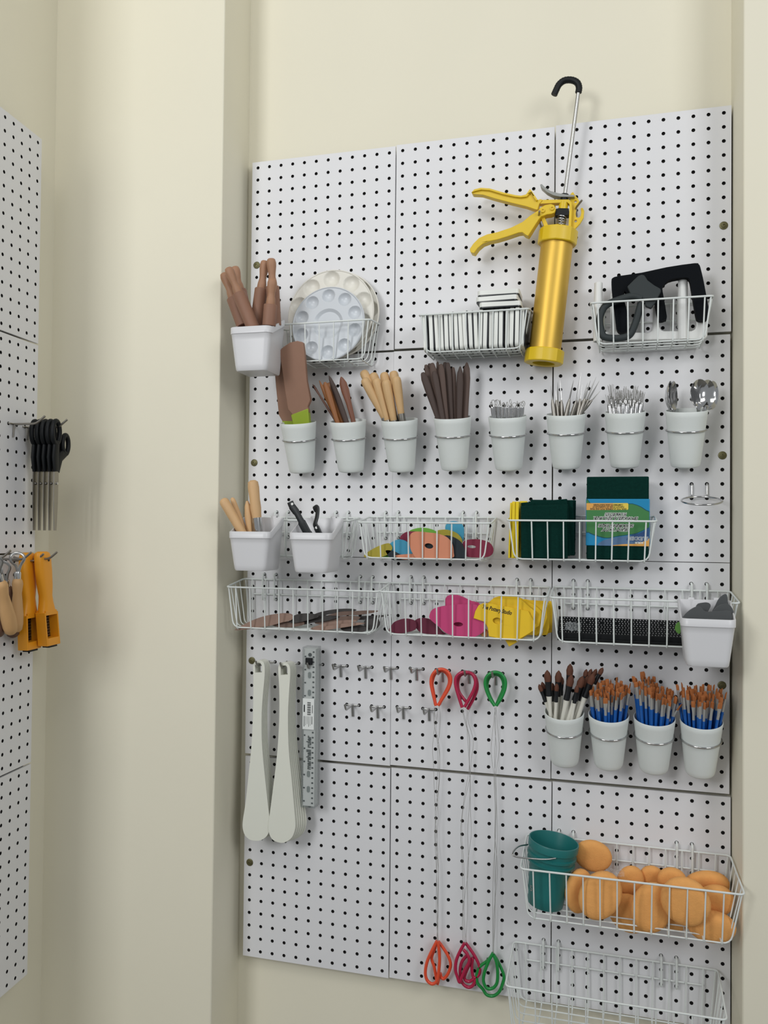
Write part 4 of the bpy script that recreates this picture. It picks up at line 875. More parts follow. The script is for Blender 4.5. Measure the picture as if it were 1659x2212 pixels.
# ------------------------------------------------------------------ heap of wooden ribs
M.update(rbl=mat('light_rib_wood', '8c7061', .6, var=.15, scale=60, grain=(.2, 1, 1)), rbm=mat('mid_rib_wood', '6d5548', .6, var=.2, scale=60, grain=(.2, 1, 1)), rbd=mat('dark_rib_wood', '2e2926', .6, var=.2, scale=60))
for lab, out, d, m, kk in (
  ('large light brown wooden rib at the left end of the heap', [(8.1,-953.2),(26.4,-941.8),(48.6,-931.0),(70.7,-923.6),(97.0,-918.6),(115.6,-917.5),(125.9,-921.6),(124.5,-929.7),(106.0,-934.9),(82.0,-942.0),(59.9,-946.1),(35.5,-950.6)], 74, 'rbl', -.25),
  ('dark wooden rib touching the large light brown one', [(120.2,-926.6),(133.1,-919.0),(154.8,-916.8),(173.1,-918.6),(176.4,-922.9),(155.0,-929.8),(131.2,-935.4),(118.1,-933.9)], 64, 'rbd', -.2),
  ('mid brown wooden rib under the large light brown one', [(81.3,-941.9),(101.1,-936.0),(131.7,-931.1),(147.0,-934.2),(142.7,-940.0),(110.0,-945.4)], 62, 'rbm', -.2),
  ('long dark wooden rib on top of the heap', [(155.7,-922.6),(176.4,-914.2),(208.8,-908.5),(236.7,-907.4),(244.2,-909.9),(230.4,-913.3),(198.1,-917.5),(169.9,-924.5)], 40, 'rbd', -.2),
  ('long brown wooden rib just below the topmost dark one', [(185.4,-922.5),(212.2,-913.4),(242.1,-910.7),(284.2,-908.0),(286.3,-911.1),(254.8,-917.1),(223.0,-919.5),(199.5,-924.0)], 46, 'rbm', -.2),
  ('dark wooden rib across the middle of the heap', [(128.0,-936.4),(156.2,-923.0),(186.4,-920.5),(214.2,-921.5),(195.1,-929.5),(162.8,-934.8),(141.2,-939.7)], 54, 'rbd', -.2),
  ('thin light brown wooden rib low in the middle', [(163.5,-944.7),(190.1,-933.6),(221.7,-926.8),(250.0,-924.9),(254.2,-927.5),(221.8,-936.3),(190.2,-944.0)], 71, 'rbl', -.2),
  ('thin light brown wooden rib with a pointed end, front', [(169.7,-946.3),(202.5,-936.5),(244.3,-929.5),(273.3,-929.3),(254.8,-934.4),(213.1,-942.1),(181.4,-947.8)], 78, 'rbl', -.2),
  ('round black rib at the bottom front of the heap', [(222.2,-941.8),(233.6,-937.0),(254.4,-934.2),(272.1,-937.4),(274.2,-943.2),(260.8,-947.1),(233.8,-947.3)], 66, 'rbd', -.3),
  ('narrow dark wooden rib pointing right at the back', [(236.7,-923.6),(271.8,-919.9),(313.8,-916.3),(292.9,-921.5),(271.9,-926.8),(240.0,-928.0)], 30, 'rbd', -.2),
  ('dark grey wooden rib at the right end of the heap', [(265.3,-926.6),(289.3,-922.8),(295.2,-933.0),(287.4,-941.6),(268.6,-943.2)], 52, 'rbd', -.2),
  ('mid brown wooden rib buried in the centre of the heap', [(170.7,-928.4),(203.0,-923.1),(239.2,-919.7),(256.1,-923.1),(235.1,-932.0),(192.4,-937.7),(166.4,-936.7)], 50, 'rbm', -.2)):
    rib(lab, out, d, m, 4.5, k=kk, name='wooden_rib', group='heap of wooden ribs', n=3, bv=1.2)
# ------------------------------------------------------------------ maroon, pink and yellow ribs
G2 = 'rubber ribs in the wire basket'
rib('dark maroon rubber rib lying at the far left end', [(319.4,-940.8),(324.2,-931.3),(331.0,-924.0),(347.9,-918.0),(364.9,-919.4),(371.3,-925.3),(369.3,-937.7),(343.9,-945.3),(329.0,-944.7)], 72, 'wine_rubber', group=G2)
rib('dark maroon rubber rib partly under the pink one', [(365.7,-924.5),(375.2,-916.9),(392.1,-917.3),(404.8,-925.0),(418.5,-939.8),(424.1,-944.3),(390.2,-945.3),(373.3,-940.3)], 64, 'wine_rubber', group=G2)
sh = (449.9,-74.0,-924.2)
rib('bright pink rubber rib with a hole, in front', [(396.1,-911.7),(401.2,-899.7),(415.7,-893.5),(438.4,-889.5),(466.9,-886.9),(486.2,-890.3),(496.5,-911.9),(498.8,-930.8),(485.6,-942.8),(469.4,-947.9),(449.1,-946.4),(428.5,-941.2),(413.9,-929.7),(399.7,-918.7)], 74, 'magenta_rubber', 3.4, (circ(sh[0], sh[2], 8.6, 4, 18, 0),), group=G2, n=4)
rib('bright pink rubber rib standing behind the other', [(422.9,-890.2),(423.8,-877.9),(433.1,-872.3),(449.7,-873.4),(470.3,-882.1),(487.8,-889.2),(482.9,-922.2),(466.7,-939.0),(433.7,-938.4),(425.1,-912.2)], 60, 'magenta_rubber', 3.4, group=G2)
sh = (521.3,-77.0,-915.1)
yf = rib('front yellow rubber rib with handwriting and a hole', [(477.9,-911.9),(481.0,-899.0),(487.3,-888.0),(494.5,-884.5),(504.4,-883.8),(538.5,-889.3),(575.2,-895.4),(582.8,-908.6),(588.3,-919.0),(587.7,-928.3),(572.4,-938.2),(555.7,-948.9),(533.5,-947.9),(505.7,-943.1),(503.7,-927.7),(497.4,-917.4)], 77.5, 'lemon_rubber', 3.2, (circ(sh[0], sh[2], 8.6, 5.6, 18, -.1),), group=G2, n=0, bv=1.0)
M['ink'] = mat('marker_ink', '15120c', .6)
x, y, z = (519.9,-78.0,-895.3); letters('handwriting', 'The Pottery Studio', x, z, -77.65, 10.2, 'ink', yf, -.19, .28, .25, .68)
yl = 'yellow rubber rib '
rib(yl + 'right behind the handwritten one, corner up', [(502.5,-884.4),(514.1,-874.1),(529.3,-869.5),(556.0,-870.4),(565.8,-879.2),(588.3,-897.9),(585.3,-908.6),(565.2,-925.3),(538.7,-931.8),(511.7,-918.6)], 71, 'lemon_rubber', group=G2, n=0)
rib(yl + 'whose corner points down below the basket', [(525.5,-909.5),(564.6,-899.1),(572.8,-939.7),(554.3,-953.0),(540.6,-961.4),(532.9,-948.6)], 66, 'lemon_rubber', group=G2, n=0)
rib(yl + 'with a rounded right edge', [(527.6,-878.9),(559.8,-874.2),(585.7,-886.8),(597.6,-897.1),(598.1,-903.3),(592.9,-923.1),(577.1,-933.6),(546.0,-938.5),(527.8,-910.4)], 59, 'lemon_rubber', group=G2, n=0)
rib(yl + 'fifth in the stack, broad rounded side', [(535.2,-884.1),(566.7,-876.8),(596.1,-882.1),(605.0,-887.2),(606.9,-908.6),(598.2,-932.3),(589.4,-939.9),(562.6,-941.9),(535.4,-920.4)], 51, 'lemon_rubber', group=G2, n=0)
rib(yl + 'second from the back of the stack', [(542.8,-884.9),(579.0,-879.2),(605.8,-881.0),(609.0,-888.1),(609.2,-927.8),(606.2,-940.6),(583.9,-943.4),(552.3,-939.3)], 38, 'lemon_rubber', group=G2, n=0)
rib(yl + 'hindmost in the stack, beside the crossing wires', [(550.4,-885.8),(586.8,-881.0),(612.9,-881.0),(613.9,-901.9),(613.2,-937.4),(596.2,-942.7),(559.9,-942.4)], 25, 'lemon_rubber', group=G2, n=0)
rib('tan rubber rib corner low between pink and yellow', [(487.8,-940.5),(495.9,-929.3),(503.2,-934.4),(501.5,-945.3),(492.4,-944.8)], 68, 'tan_rubber', group=G2, n=0)
# ------------------------------------------------------------------ perforated tray
M.update(tray=mat('black_tray_plastic', '0a0d0f', .45, spec=.25), crink=mat('clear_film', 'c9ced0', .15, alpha=.3), film=mat('green_film', '5f9440', .5))
def perforated(x0, x1, z0, z1, ytop, ybot, nx, nz, r=.75):
    mb = MB(); n = 6
    P = lambda x, z: Vector((x, ybot + (ytop - ybot) * (z - z0) / (z1 - z0), z))
    for j in range(nz):
        for i in range(nx):
            ax, bx = x0 + (x1 - x0) * i / nx, x0 + (x1 - x0) * (i + 1) / nx; az, bz = z0 + (z1 - z0) * j / nz, z0 + (z1 - z0) * (j + 1) / nz
            o = len(mb.v); cx, cz = (ax + bx) / 2 + (.7 if j % 2 else -.7), (az + bz) / 2
            mb.v += [P(bx, bz), P(ax, bz), P(ax, az), P(bx, az)]
            mb.v += [P(cx + r * math.cos(math.pi / 4 + k * math.pi / 4), cz + r * math.sin(math.pi / 4 + k * math.pi / 4)) for k in range(8)]
            for q in range(4):
                c0, c1 = o + q, o + (q + 1) % 4; m = [o + 4 + (q * 2 + w) % 8 for w in range(3)]
                mb.f += [(c0, m[1], m[0]), (c0, c1, m[1]), (c1, m[2], m[1])]
    return mb
a, b = (634.9,-30.0,-910.1), (635.5,-66.0,-936.3)
t = thing('perforated_tray', 'long black tray with a perforated sloping face', 'tray', (755, -60, -945))
part('perforated_face', perforated(628, 903, (732.0,-70.0,-931.7)[2], (732.2,-34.0,-907.1)[2], -34, -70, 55, 8, .78), M['tray'], t, 0)
part('front_wall', MB().box(628, 903, -72, -69, -945, (732.0,-70.0,-931.7)[2] + .5), M['tray'], t, 0, .6)
part('ledge', MB().box(628, 903, -79, -69, -943, -940), M['tray'], t, 0, .6)
for s in (0, 1): part('end_wall', MB().prism([(-71, -945), (-34, -945), (-34, (732.2,-34.0,-907.1)[2]), (-71, (732.0,-70.0,-931.7)[2])], 0, 2, m=Matrix.Translation((628 + s * 277, 0, 0)) @ Matrix.Rotation(math.pi / 2, 4, 'Z')  @ Matrix.Rotation(0, 4, 'X')), M['tray'], t, 0)
part('back_wall', MB().box(628, 903, -34, -32, -945, -938), M['tray'], t, 0)
random.seed(5)
mb = MB(); nx, nz = 12, 8; ca_ = (638.7,-64.0,-912.3); cb_ = (666.1,-74.0,-926.8)
for j in range(nz + 1):
    for i in range(nx + 1): mb.v.append(Vector((ca_[0] + (cb_[0] - ca_[0]) * i / nx, -72 - random.uniform(0, 5) - (nz - j) * .2, cb_[2] + (ca_[2] - cb_[2]) * j / nz + random.uniform(-1.5, 1.5))))
for j in range(nz):
    for i in range(nx): k = j * (nx + 1) + i; mb.f.append((k, k + 1, k + nx + 2, k + nx + 1))
solo('plastic_film', mb, M['crink'], 'crumpled clear plastic film lying on the black tray', 'plastic film', smooth=0)
rib('green leaf shaped scrap beside the white bin', [(820.5,-916.3),(822.6,-908.5),(827.8,-904.9),(830.3,-913.7),(828.9,-924.8),(823.7,-922.8)], 76, 'film', 1.2, cat='scrap', name='green_scrap', group=None)
M['grib'] = mat('grey_rib_rubber', '4a4d4e', .55, var=.05)
for lab, out, d in (('grey rubber rib at the front of the white bin', [(826.8,-894.6),(834.3,-882.1),(846.1,-873.3),(855.0,-872.6),(861.9,-879.5),(879.4,-878.8),(899.8,-878.1),(900.8,-898.3),(895.0,-908.9),(832.4,-911.6)], 144), ('grey rubber rib with a rounded top, behind the front one', [(850.1,-873.0),(860.5,-867.5),(869.4,-867.6),(872.4,-872.6),(868.5,-881.3),(862.5,-898.5),(850.5,-898.9)], 122), ('grey rubber rib with a pointed top, tallest in the bin', [(874.0,-888.8),(880.9,-871.4),(885.9,-861.0),(893.5,-853.9),(898.3,-855.1),(900.7,-870.3),(909.0,-880.1),(908.3,-892.2),(903.9,-911.1),(878.0,-910.0)], 112), ('grey rubber rib with a curled edge beside the pointed one', [(873.4,-884.4),(879.3,-873.6),(889.1,-868.0),(898.9,-868.3),(905.5,-878.6),(904.8,-891.6),(893.1,-904.6),(877.4,-903.1)], 132)):
    rib(lab, out, d, 'grib', 3.5, group='grey rubber ribs in a bin', cat='rib')

# ------------------------------------------------------------------ peg hooks
def peg_hook(label, x, z, out=52, rise=10, leg=True, half=12.7, group='steel pegboard hooks'):
    t = thing('pegboard_hook', label, 'hook', (x, 0, z), group)
    part('bar', MB().tube(fillet([(x - half, 5, z + 1), (x - half, -3.5, z), (x + half, -3.5, z), (x + half, 5, z + 1)], 3), 1.6, 8), M['steel'], t, 60)
    part('prong', MB().tube(fillet([(x, -3, z + 1), (x, -out + 8, z - 1), (x, -out, z + rise)], 4), 2.1, 10), M['steel'], t, 60)
    if leg: part('leg', MB().tube([(x, -4.5, z), (x + .6, -2.5, z - 22)], [(2.4, 1.2), (2.4, 1.2)], 8), M['steel'], t, 60)
    return t
def mid(c1, k1, c2, k2, row):
    a, b = H(3, c1, row, k1), H(3, c2, row, k2); return (a[0] + b[0]) / 2, (a[1] + b[1]) / 2
for lab, a in (('empty steel hook in the upper row, nearest the ruler pack', (1, 8, 1, 9, 9)), ('empty steel hook in the upper row, second from the ruler pack', (1, 10, 1, 11, 9)), ('empty steel hook in the upper row, across the panel seam', (1, 12, 2, 1, 9)), ('empty steel hook in the upper row, beside the orange cutter', (2, 2, 2, 3, 9)),
               ('empty steel hook in the lower row, nearest the ruler pack', (1, 9, 1, 10, 12)), ('empty steel hook in the lower row, left of the panel seam', (1, 11, 1, 12, 12)), ('empty steel hook in the lower row, right of the panel seam', (2, 1, 2, 2, 12)), ('empty steel hook in the lower row, beside the orange wires', (2, 3, 2, 4, 12))):
    peg_hook(lab, *mid(*a))
for lab, a in (('steel hook carrying the orange wire cutters', (2, 4, 2, 5, 9)), ('steel hook carrying the crimson wire cutters', (2, 6, 2, 7, 9)), ('steel hook carrying the green wire cutters', (2, 8, 2, 9, 9))):
    peg_hook(lab, *mid(*a))
peg_hook('steel hook carrying the left stack of white paddles', *mid(1, 2, 1, 3, 9), out=66, leg=False)
peg_hook('steel hook carrying the right stack of white paddles', *mid(1, 4, 1, 5, 9), out=66, leg=False)
peg_hook('steel hook carrying the ruler pack', *mid(1, 6, 1, 7, 9), out=54, leg=False)
# ------------------------------------------------------------------ white paddles
M['pwhite'] = mat('white_paddle_plastic', 'dedfd3', .45, var=.02)
def paddles(word, out, hole, n, d0, step, drift, grp):
    cx = sum(q[0] for q in hole) / len(hole); cz = max(q[1] for q in hole)
    names = {0: 'front', n - 1: 'rearmost'}
    for i in range(n):
        a = drift * i
        def rt(p):
            dx, dz = p[0] - cx, p[1] - cz
            return (cx + dx * math.cos(a) - dz * math.sin(a), cz + dx * math.sin(a) + dz * math.cos(a) - i * .3)
        o = smooth2([rt(p) for p in out], 3); h = [rt(p) for p in hole]
        nm = names.get(i, ('second', 'third', 'fourth', 'fifth')[i - 1] if i < 5 else '')
        t = thing('throwing_paddle', 'white plastic paddle, %s in the %s hanging stack' % (nm, word), 'paddle', (cx, -(d0 - i * step), min(q[1] for q in o)), grp)
        part('body', MB().prism(o, d0 - i * step, 4.0, (h,)), M['pwhite'], t, 40, 1.3, segs=3)
paddles('left', [(41.3,-1024.5),(44.3,-1016.0),(51.5,-1012.0),(60.6,-1013.4),(65.4,-1020.8),(66.1,-1041.0),(63.0,-1077.0),(60.9,-1112.8),(61.5,-1160.4),(64.3,-1195.8),(70.1,-1242.7),(77.2,-1296.5),(81.5,-1324.4),(80.8,-1336.3),(75.4,-1349.2),(65.2,-1358.3),(53.6,-1361.9),(39.4,-1361.1),(28.9,-1353.6),(24.0,-1341.1),(23.8,-1325.6),(29.3,-1289.3),(35.0,-1233.9),(39.6,-1185.9),(42.1,-1138.0),(43.0,-1090.1),(42.3,-1042.4)], [(46.1,-1036.2),(45.9,-1022.1),(49.0,-1017.6),(56.8,-1017.2),(59.9,-1021.3),(60.1,-1035.4)], 5, 58, 5.6, .003, 'white paddles, left stack')
paddles('right', [(95.1,-1027.2),(97.5,-1017.6),(105.1,-1013.0),(114.0,-1014.4),(119.2,-1021.2),(120.1,-1037.7),(118.0,-1073.2),(116.5,-1113.3),(117.6,-1155.6),(120.0,-1190.7),(125.7,-1237.2),(131.4,-1290.6),(134.2,-1318.4),(133.1,-1332.5),(127.0,-1347.2),(114.5,-1357.0),(103.2,-1359.4),(89.1,-1355.9),(80.8,-1345.1),(78.5,-1328.8),(82.0,-1300.1),(87.8,-1252.4),(93.5,-1204.7),(97.2,-1157.2),(98.7,-1109.8),(97.6,-1062.6)], [(100.5,-1037.6),(100.4,-1023.6),(103.9,-1018.9),(111.5,-1018.8),(114.9,-1023.8),(115.0,-1036.1)], 6, 60, 5.6, .0075, 'white paddles, right stack')
# ------------------------------------------------------------------ ruler pack
M.update(clearp=mat('clear_pack_plastic', '87908f', .12, alpha=.3), rulw=mat('ruler_face', 'e6e9e6', .25), rulk=mat('ruler_print', '14191b', .5), rulg=mat('ruler_slot', '8a928f', .4), lbl=mat('paper_label', 'e2e5e2', .6))
rt_, rb_ = (140.9,-44.0,-983.3), (141.7,-44.0,-1292.5); x0, x1 = (139.9,-44.0,-1068.0)[0], (165.7,-44.0,-1066.4)[0]; zt, zb2 = rt_[2], rb_[2]
t = thing('ruler_pack', 'clear plastic pack of white rulers hanging on a hook', 'ruler pack', ((x0 + x1) / 2, -34, zb2))
DR = 44
x1 += 2
part('case', MB().box(x0 - 1, x1 + 1, -DR - 1.5, -DR + 24, zb2, zt), M['clearp'], t, 0, 1.2, segs=2)
for i in range(4): part('ruler', MB().box(x0 + 2, x1 - 2, -DR + 1 + i * 5.5, -DR + 3.6 + i * 5.5, zb2 + 3, zt - 3), M['rulw'], t, 0, .5)
RZ = zt - zb2; mbk = MB()
def rul(f): return zt - RZ * f
for k in range(31):
    z = rul(.03 + .94 * k / 30)
    mbk.box(x1 - 7.6, x1 - 4.4, -DR - .1, -DR + 1, z - 1.3, z + 1.3)
for k in range(12):
    z = rul(.06 + .9 * k / 11); mbk.box(x0 + 3.5, x0 + 6.5, -DR - .1, -DR + 1, z - 1.3, z + 1.3)
for k in range(95):
    z = rul(.02 + .96 * k / 94); mbk.box(x0 + 2.2, x0 + 3.4, -DR - .1, -DR + 1, z - .25, z + .25)
o = part('graduations', mbk, M['rulk'], t, 0); o['kind'] = 'stuff'
xm = (x0 + x1) / 2
for f in (.175, .285, .79, .885): part('slot', MB().prism([(xm + q[0], rul(f) + q[1]) for q in rr2(6, 12, 2.9)], DR + .15, 1), M['rulg'], t, 0)
part('slot', MB().prism(circ(xm + .5, rul(.048), 3.6, 3.6, 16), DR + .15, 1), M['rulk'], t, 0)
part('hanger_tab', MB().box(xm - 7, xm + 7, -DR - 6, -DR - 1, rul(.108), rul(.065)), M['black'], t, 0, 1)
lb = part('paper_label', MB().box(x0 + 1.5, x1 - 3, -DR - 2, -DR - 1.4, rul(.512), rul(.32)), M['lbl'], t, 0)
mbk = MB()
for k in range(16):
    z = rul(.345 + .075 * k / 15); mbk.box(xm - 3, xm + 4, -DR - 2.1, -DR - 1.9, z - (.35 if k % 3 else .7), z + (.35 if k % 3 else .7))
for c in range(6):
    xx = x0 + 4 + c * 3.2; mbk.box(xx, xx + (1.2 if c in (0, 5) else .7), -DR - 2.1, -DR - 1.9, rul(.495 - .008 * (c % 3)), rul(.43))
mbk.box(x0 + 3.5, x0 + 6, -DR - 2.1, -DR - 1.9, rul(.405), rul(.36)); mbk.box(x1 - 7, x1 - 5.8, -DR - 2.1, -DR - 1.9, rul(.41), rul(.36))
o = part('label_print', mbk, M['rulk'], lb, 0); o['kind'] = 'stuff'
letters('lettering', 'marshall', xm + .5, rul(.70), -DR - .2, 12.5, 'rulk', t, math.pi / 2, .42, 0, .92)
letters('lettering', 'ruler', xm + .5, rul(.59), -DR - .2, 12.5, 'rulk', t, math.pi / 2, .42, 0, .92)
# ------------------------------------------------------------------ wire clay cutters
for n, c in (('cut_orange', 'e3502e'), ('cut_crimson', 'b01a45'), ('cut_green', '138a3c')): M[n] = mat(n, c, .35, coat=.2)
def cutter(label, m, top, bot, wires, group, r=3.1):
    t = thing('wire_cutter', label, 'wire cutter', tuple(Vector(bot[len(bot) // 2])), group)
    part('handle', MB().tube(spline(top, 4), r, 10), M[m], t, 60)
    part('handle', MB().tube(spline(bot, 4), 3.0, 10), M[m], t, 60)
    for i, w in enumerate(wires):
        e = Vector(bot[0] if i == 0 else bot[-1]); l = Vector(w[-1])
        w = list(w) + [l.lerp(e, .3) + Vector((random.uniform(-5, 5), 0, 0)), l.lerp(e, .7) + Vector((random.uniform(-4, 4), 0, 0)), e - Vector((0, 0, 2))]
        part('wire', MB().tube(spline(w, 4), .33, 5), M['wirem'], t, 60)
    for q in (top[0], top[-1]):
        part('crimp', MB().tube([Vector(q) + Vector((0, 0, 2)), Vector(q) - Vector((0, 0, 3))], 1.6, 8), M['pvc'], t)
wz = (451.3,-20.0,-1232.6)[2]
cutter('orange handled wire cutter, whose loop is in front', 'cut_orange', [(401.7,-34.0,-1081.8),(394.8,-34.0,-1056.0),(391.7,-34.0,-1038.7),(394.5,-34.0,-1025.5),(403.4,-34.0,-1015.6),(415.6,-34.0,-1013.8),(425.9,-34.0,-1020.4),(429.5,-34.0,-1033.3),(424.8,-34.0,-1049.8),(413.9,-34.0,-1067.9),(406.2,-34.0,-1081.0)],
  [(405.1,-22.0,-1522.2),(394.9,-22.0,-1543.0),(386.2,-22.0,-1564.5),(383.2,-22.0,-1585.1),(387.3,-22.0,-1598.5),(397.0,-22.0,-1603.2),(405.7,-22.0,-1595.7),(408.7,-22.0,-1578.2),(410.2,-22.0,-1559.4),(409.2,-22.0,-1541.0),(406.7,-22.0,-1522.7)],
  ([(398.6,-22.0,-1086.6),(395.0,-22.0,-1108.8),(400.9,-22.0,-1143.5),(406.7,-22.0,-1173.7),(407.0,-22.0,-1206.5),(405.1,-22.0,-1239.5),(399.8,-22.0,-1283.7),(402.4,-22.0,-1322.8)], [(404.9,-20.0,-1084.4),(407.3,-20.0,-1104.0),(406.0,-20.0,-1134.8),(402.9,-20.0,-1163.6),(404.3,-20.0,-1196.3),(401.3,-20.0,-1240.4),(405.0,-20.0,-1283.8),(403.1,-20.0,-1323.4)]), 'orange wire cutters')
cutter('orange handled wire cutter, whose loop hangs behind', 'cut_orange', [(398.5,-24.0,-1081.8),(394.3,-24.0,-1057.9),(391.9,-24.0,-1042.7),(395.8,-24.0,-1027.1),(403.6,-24.0,-1019.2),(413.7,-24.0,-1018.4),(422.7,-24.0,-1026.7),(425.0,-24.0,-1038.6),(420.7,-24.0,-1051.9),(409.7,-24.0,-1072.3),(406.4,-24.0,-1081.3)],
  [(405.8,-14.0,-1526.6),(415.5,-14.0,-1537.7),(425.2,-14.0,-1551.9),(429.8,-14.0,-1566.7),(425.5,-14.0,-1582.9),(417.6,-14.0,-1594.1),(412.0,-14.0,-1592.7),(409.6,-14.0,-1585.3),(404.9,-14.0,-1606.2),(402.4,-14.0,-1594.1),(398.2,-14.0,-1574.5),(393.3,-14.0,-1559.6),(399.5,-14.0,-1540.0),(402.6,-14.0,-1527.1)],
  ([(394.2,-14.0,-1088.5),(395.6,-14.0,-1121.5),(391.5,-14.0,-1166.0),(394.0,-14.0,-1198.8),(395.6,-14.0,-1242.7),(398.2,-14.0,-1286.5),(397.4,-14.0,-1330.5)], [(401.7,-12.0,-1087.3),(397.6,-12.0,-1132.9),(404.6,-12.0,-1165.4),(405.1,-12.0,-1220.5),(402.1,-12.0,-1264.7),(398.2,-12.0,-1331.1)]), 'orange wire cutters')
cutter('crimson handled wire cutter, whose loop is in front', 'cut_crimson', [(451.1,-34.0,-1081.8),(443.6,-34.0,-1059.5),(438.4,-34.0,-1040.3),(439.6,-34.0,-1027.3),(447.7,-34.0,-1018.6),(458.7,-34.0,-1016.5),(469.6,-34.0,-1019.5),(475.6,-34.0,-1031.7),(473.1,-34.0,-1046.9),(464.5,-34.0,-1064.7),(455.9,-34.0,-1080.4)],
  [(457.2,-22.0,-1518.8),(448.7,-22.0,-1535.3),(441.8,-22.0,-1553.3),(440.4,-22.0,-1570.4),(444.4,-22.0,-1583.7),(448.4,-22.0,-1592.3),(452.2,-22.0,-1582.5),(458.4,-22.0,-1567.7),(466.1,-22.0,-1551.3),(462.9,-22.0,-1539.5),(455.0,-22.0,-1531.4)],
  ([(448.3,-22.0,-1086.6),(454.0,-22.0,-1109.0),(462.0,-22.0,-1136.7),(463.3,-22.0,-1169.1),(462.5,-22.0,-1201.7),(455.1,-22.0,-1245.7),(451.0,-22.0,-1278.6),(448.0,-22.0,-1317.9)], [(459.0,-20.0,-1087.4),(457.0,-20.0,-1113.6),(463.9,-20.0,-1143.6),(463.1,-20.0,-1180.5),(465.6,-20.0,-1223.7),(463.7,-20.0,-1267.2),(460.8,-20.0,-1317.3)]), 'crimson wire cutters')
cutter('crimson handled wire cutter, whose loop hangs behind', 'cut_crimson', [(459.7,-24.0,-1086.5),(469.5,-24.0,-1068.5),(477.0,-24.0,-1048.5),(475.7,-24.0,-1031.3),(469.1,-24.0,-1021.9),(455.9,-24.0,-1020.4),(444.9,-24.0,-1025.4),(440.6,-24.0,-1039.8),(442.9,-24.0,-1054.9),(451.8,-24.0,-1067.5),(459.6,-24.0,-1075.6)],
  [(457.5,-14.0,-1522.5),(469.3,-14.0,-1536.3),(478.8,-14.0,-1550.3),(484.4,-14.0,-1564.8),(483.0,-14.0,-1577.3),(472.8,-14.0,-1583.5),(469.6,-14.0,-1564.0),(471.0,-14.0,-1548.3),(463.3,-14.0,-1564.9),(455.6,-14.0,-1587.6),(465.1,-14.0,-1592.4),(476.0,-14.0,-1584.5),(472.9,-14.0,-1597.3),(463.6,-14.0,-1603.4),(452.5,-14.0,-1597.3),(447.7,-14.0,-1579.6),(450.6,-14.0,-1559.0),(461.6,-14.0,-1543.5)],
  ([(448.0,-14.0,-1088.2),(456.0,-14.0,-1117.2),(458.5,-14.0,-1145.4),(462.2,-14.0,-1193.1),(463.6,-14.0,-1236.5),(465.0,-14.0,-1279.8),(466.5,-14.0,-1323.1)], [(464.3,-12.0,-1084.3),(457.8,-12.0,-1106.6),(469.2,-12.0,-1147.3),(465.1,-12.0,-1182.5),(463.1,-12.0,-1215.3),(450.3,-12.0,-1277.6),(448.5,-12.0,-1325.7)]), 'crimson wire cutters')
cutter('green handled wire cutter, whose loop is in front', 'cut_green', [(511.4,-34.0,-1075.0),(501.4,-34.0,-1060.2),(494.3,-34.0,-1041.3),(494.2,-34.0,-1028.5),(500.0,-34.0,-1018.5),(510.7,-34.0,-1013.6),(522.6,-34.0,-1016.2),(530.1,-34.0,-1026.4),(530.2,-34.0,-1041.3),(523.9,-34.0,-1058.8),(514.4,-34.0,-1074.4)],
  [(510.1,-22.0,-1529.6),(501.8,-22.0,-1546.1),(494.2,-22.0,-1568.5),(492.8,-22.0,-1584.0),(499.0,-22.0,-1595.2),(509.8,-22.0,-1593.6),(517.4,-22.0,-1583.3),(518.8,-22.0,-1564.8),(516.4,-22.0,-1545.5),(510.9,-22.0,-1532.6)],
  ([(510.7,-22.0,-1080.3),(506.6,-22.0,-1122.6),(503.7,-22.0,-1161.6),(508.2,-22.0,-1197.8),(510.7,-22.0,-1240.5),(512.1,-22.0,-1276.9),(511.3,-22.0,-1315.5)], [(512.1,-20.0,-1080.6),(515.0,-20.0,-1118.1),(518.5,-20.0,-1156.6),(513.4,-20.0,-1197.9),(513.7,-20.0,-1240.9),(515.0,-20.0,-1277.2),(516.4,-20.0,-1315.7)]), 'green wire cutters')
cutter('green handled wire cutter, whose loop hangs behind', 'cut_green', [(508.7,-24.0,-1074.6),(501.0,-24.0,-1060.0),(495.9,-24.0,-1045.2),(496.5,-24.0,-1032.2),(501.9,-24.0,-1023.3),(510.5,-24.0,-1018.9),(520.2,-24.0,-1022.2),(525.7,-24.0,-1032.7),(525.4,-24.0,-1045.6),(519.4,-24.0,-1061.0),(514.1,-24.0,-1073.2)],
  [(508.3,-14.0,-1536.8),(497.5,-14.0,-1550.6),(485.2,-14.0,-1561.7),(479.1,-14.0,-1577.9),(480.7,-14.0,-1593.0),(490.2,-14.0,-1602.3),(498.0,-14.0,-1611.8),(510.4,-14.0,-1611.7),(521.1,-14.0,-1602.1),(527.2,-14.0,-1586.0),(529.4,-14.0,-1573.4),(523.9,-14.0,-1559.0),(516.1,-14.0,-1544.9),(509.8,-14.0,-1536.6)],
  ([(508.5,-14.0,-1082.1),(511.0,-14.0,-1124.1),(509.1,-14.0,-1167.5),(510.5,-14.0,-1210.6),(513.0,-14.0,-1253.5),(512.3,-14.0,-1318.2)], [(511.5,-12.0,-1082.3),(508.4,-12.0,-1113.9),(512.0,-12.0,-1157.0),(509.1,-12.0,-1211.3),(511.7,-12.0,-1265.1),(511.0,-12.0,-1319.1)]), 'green wire cutters')
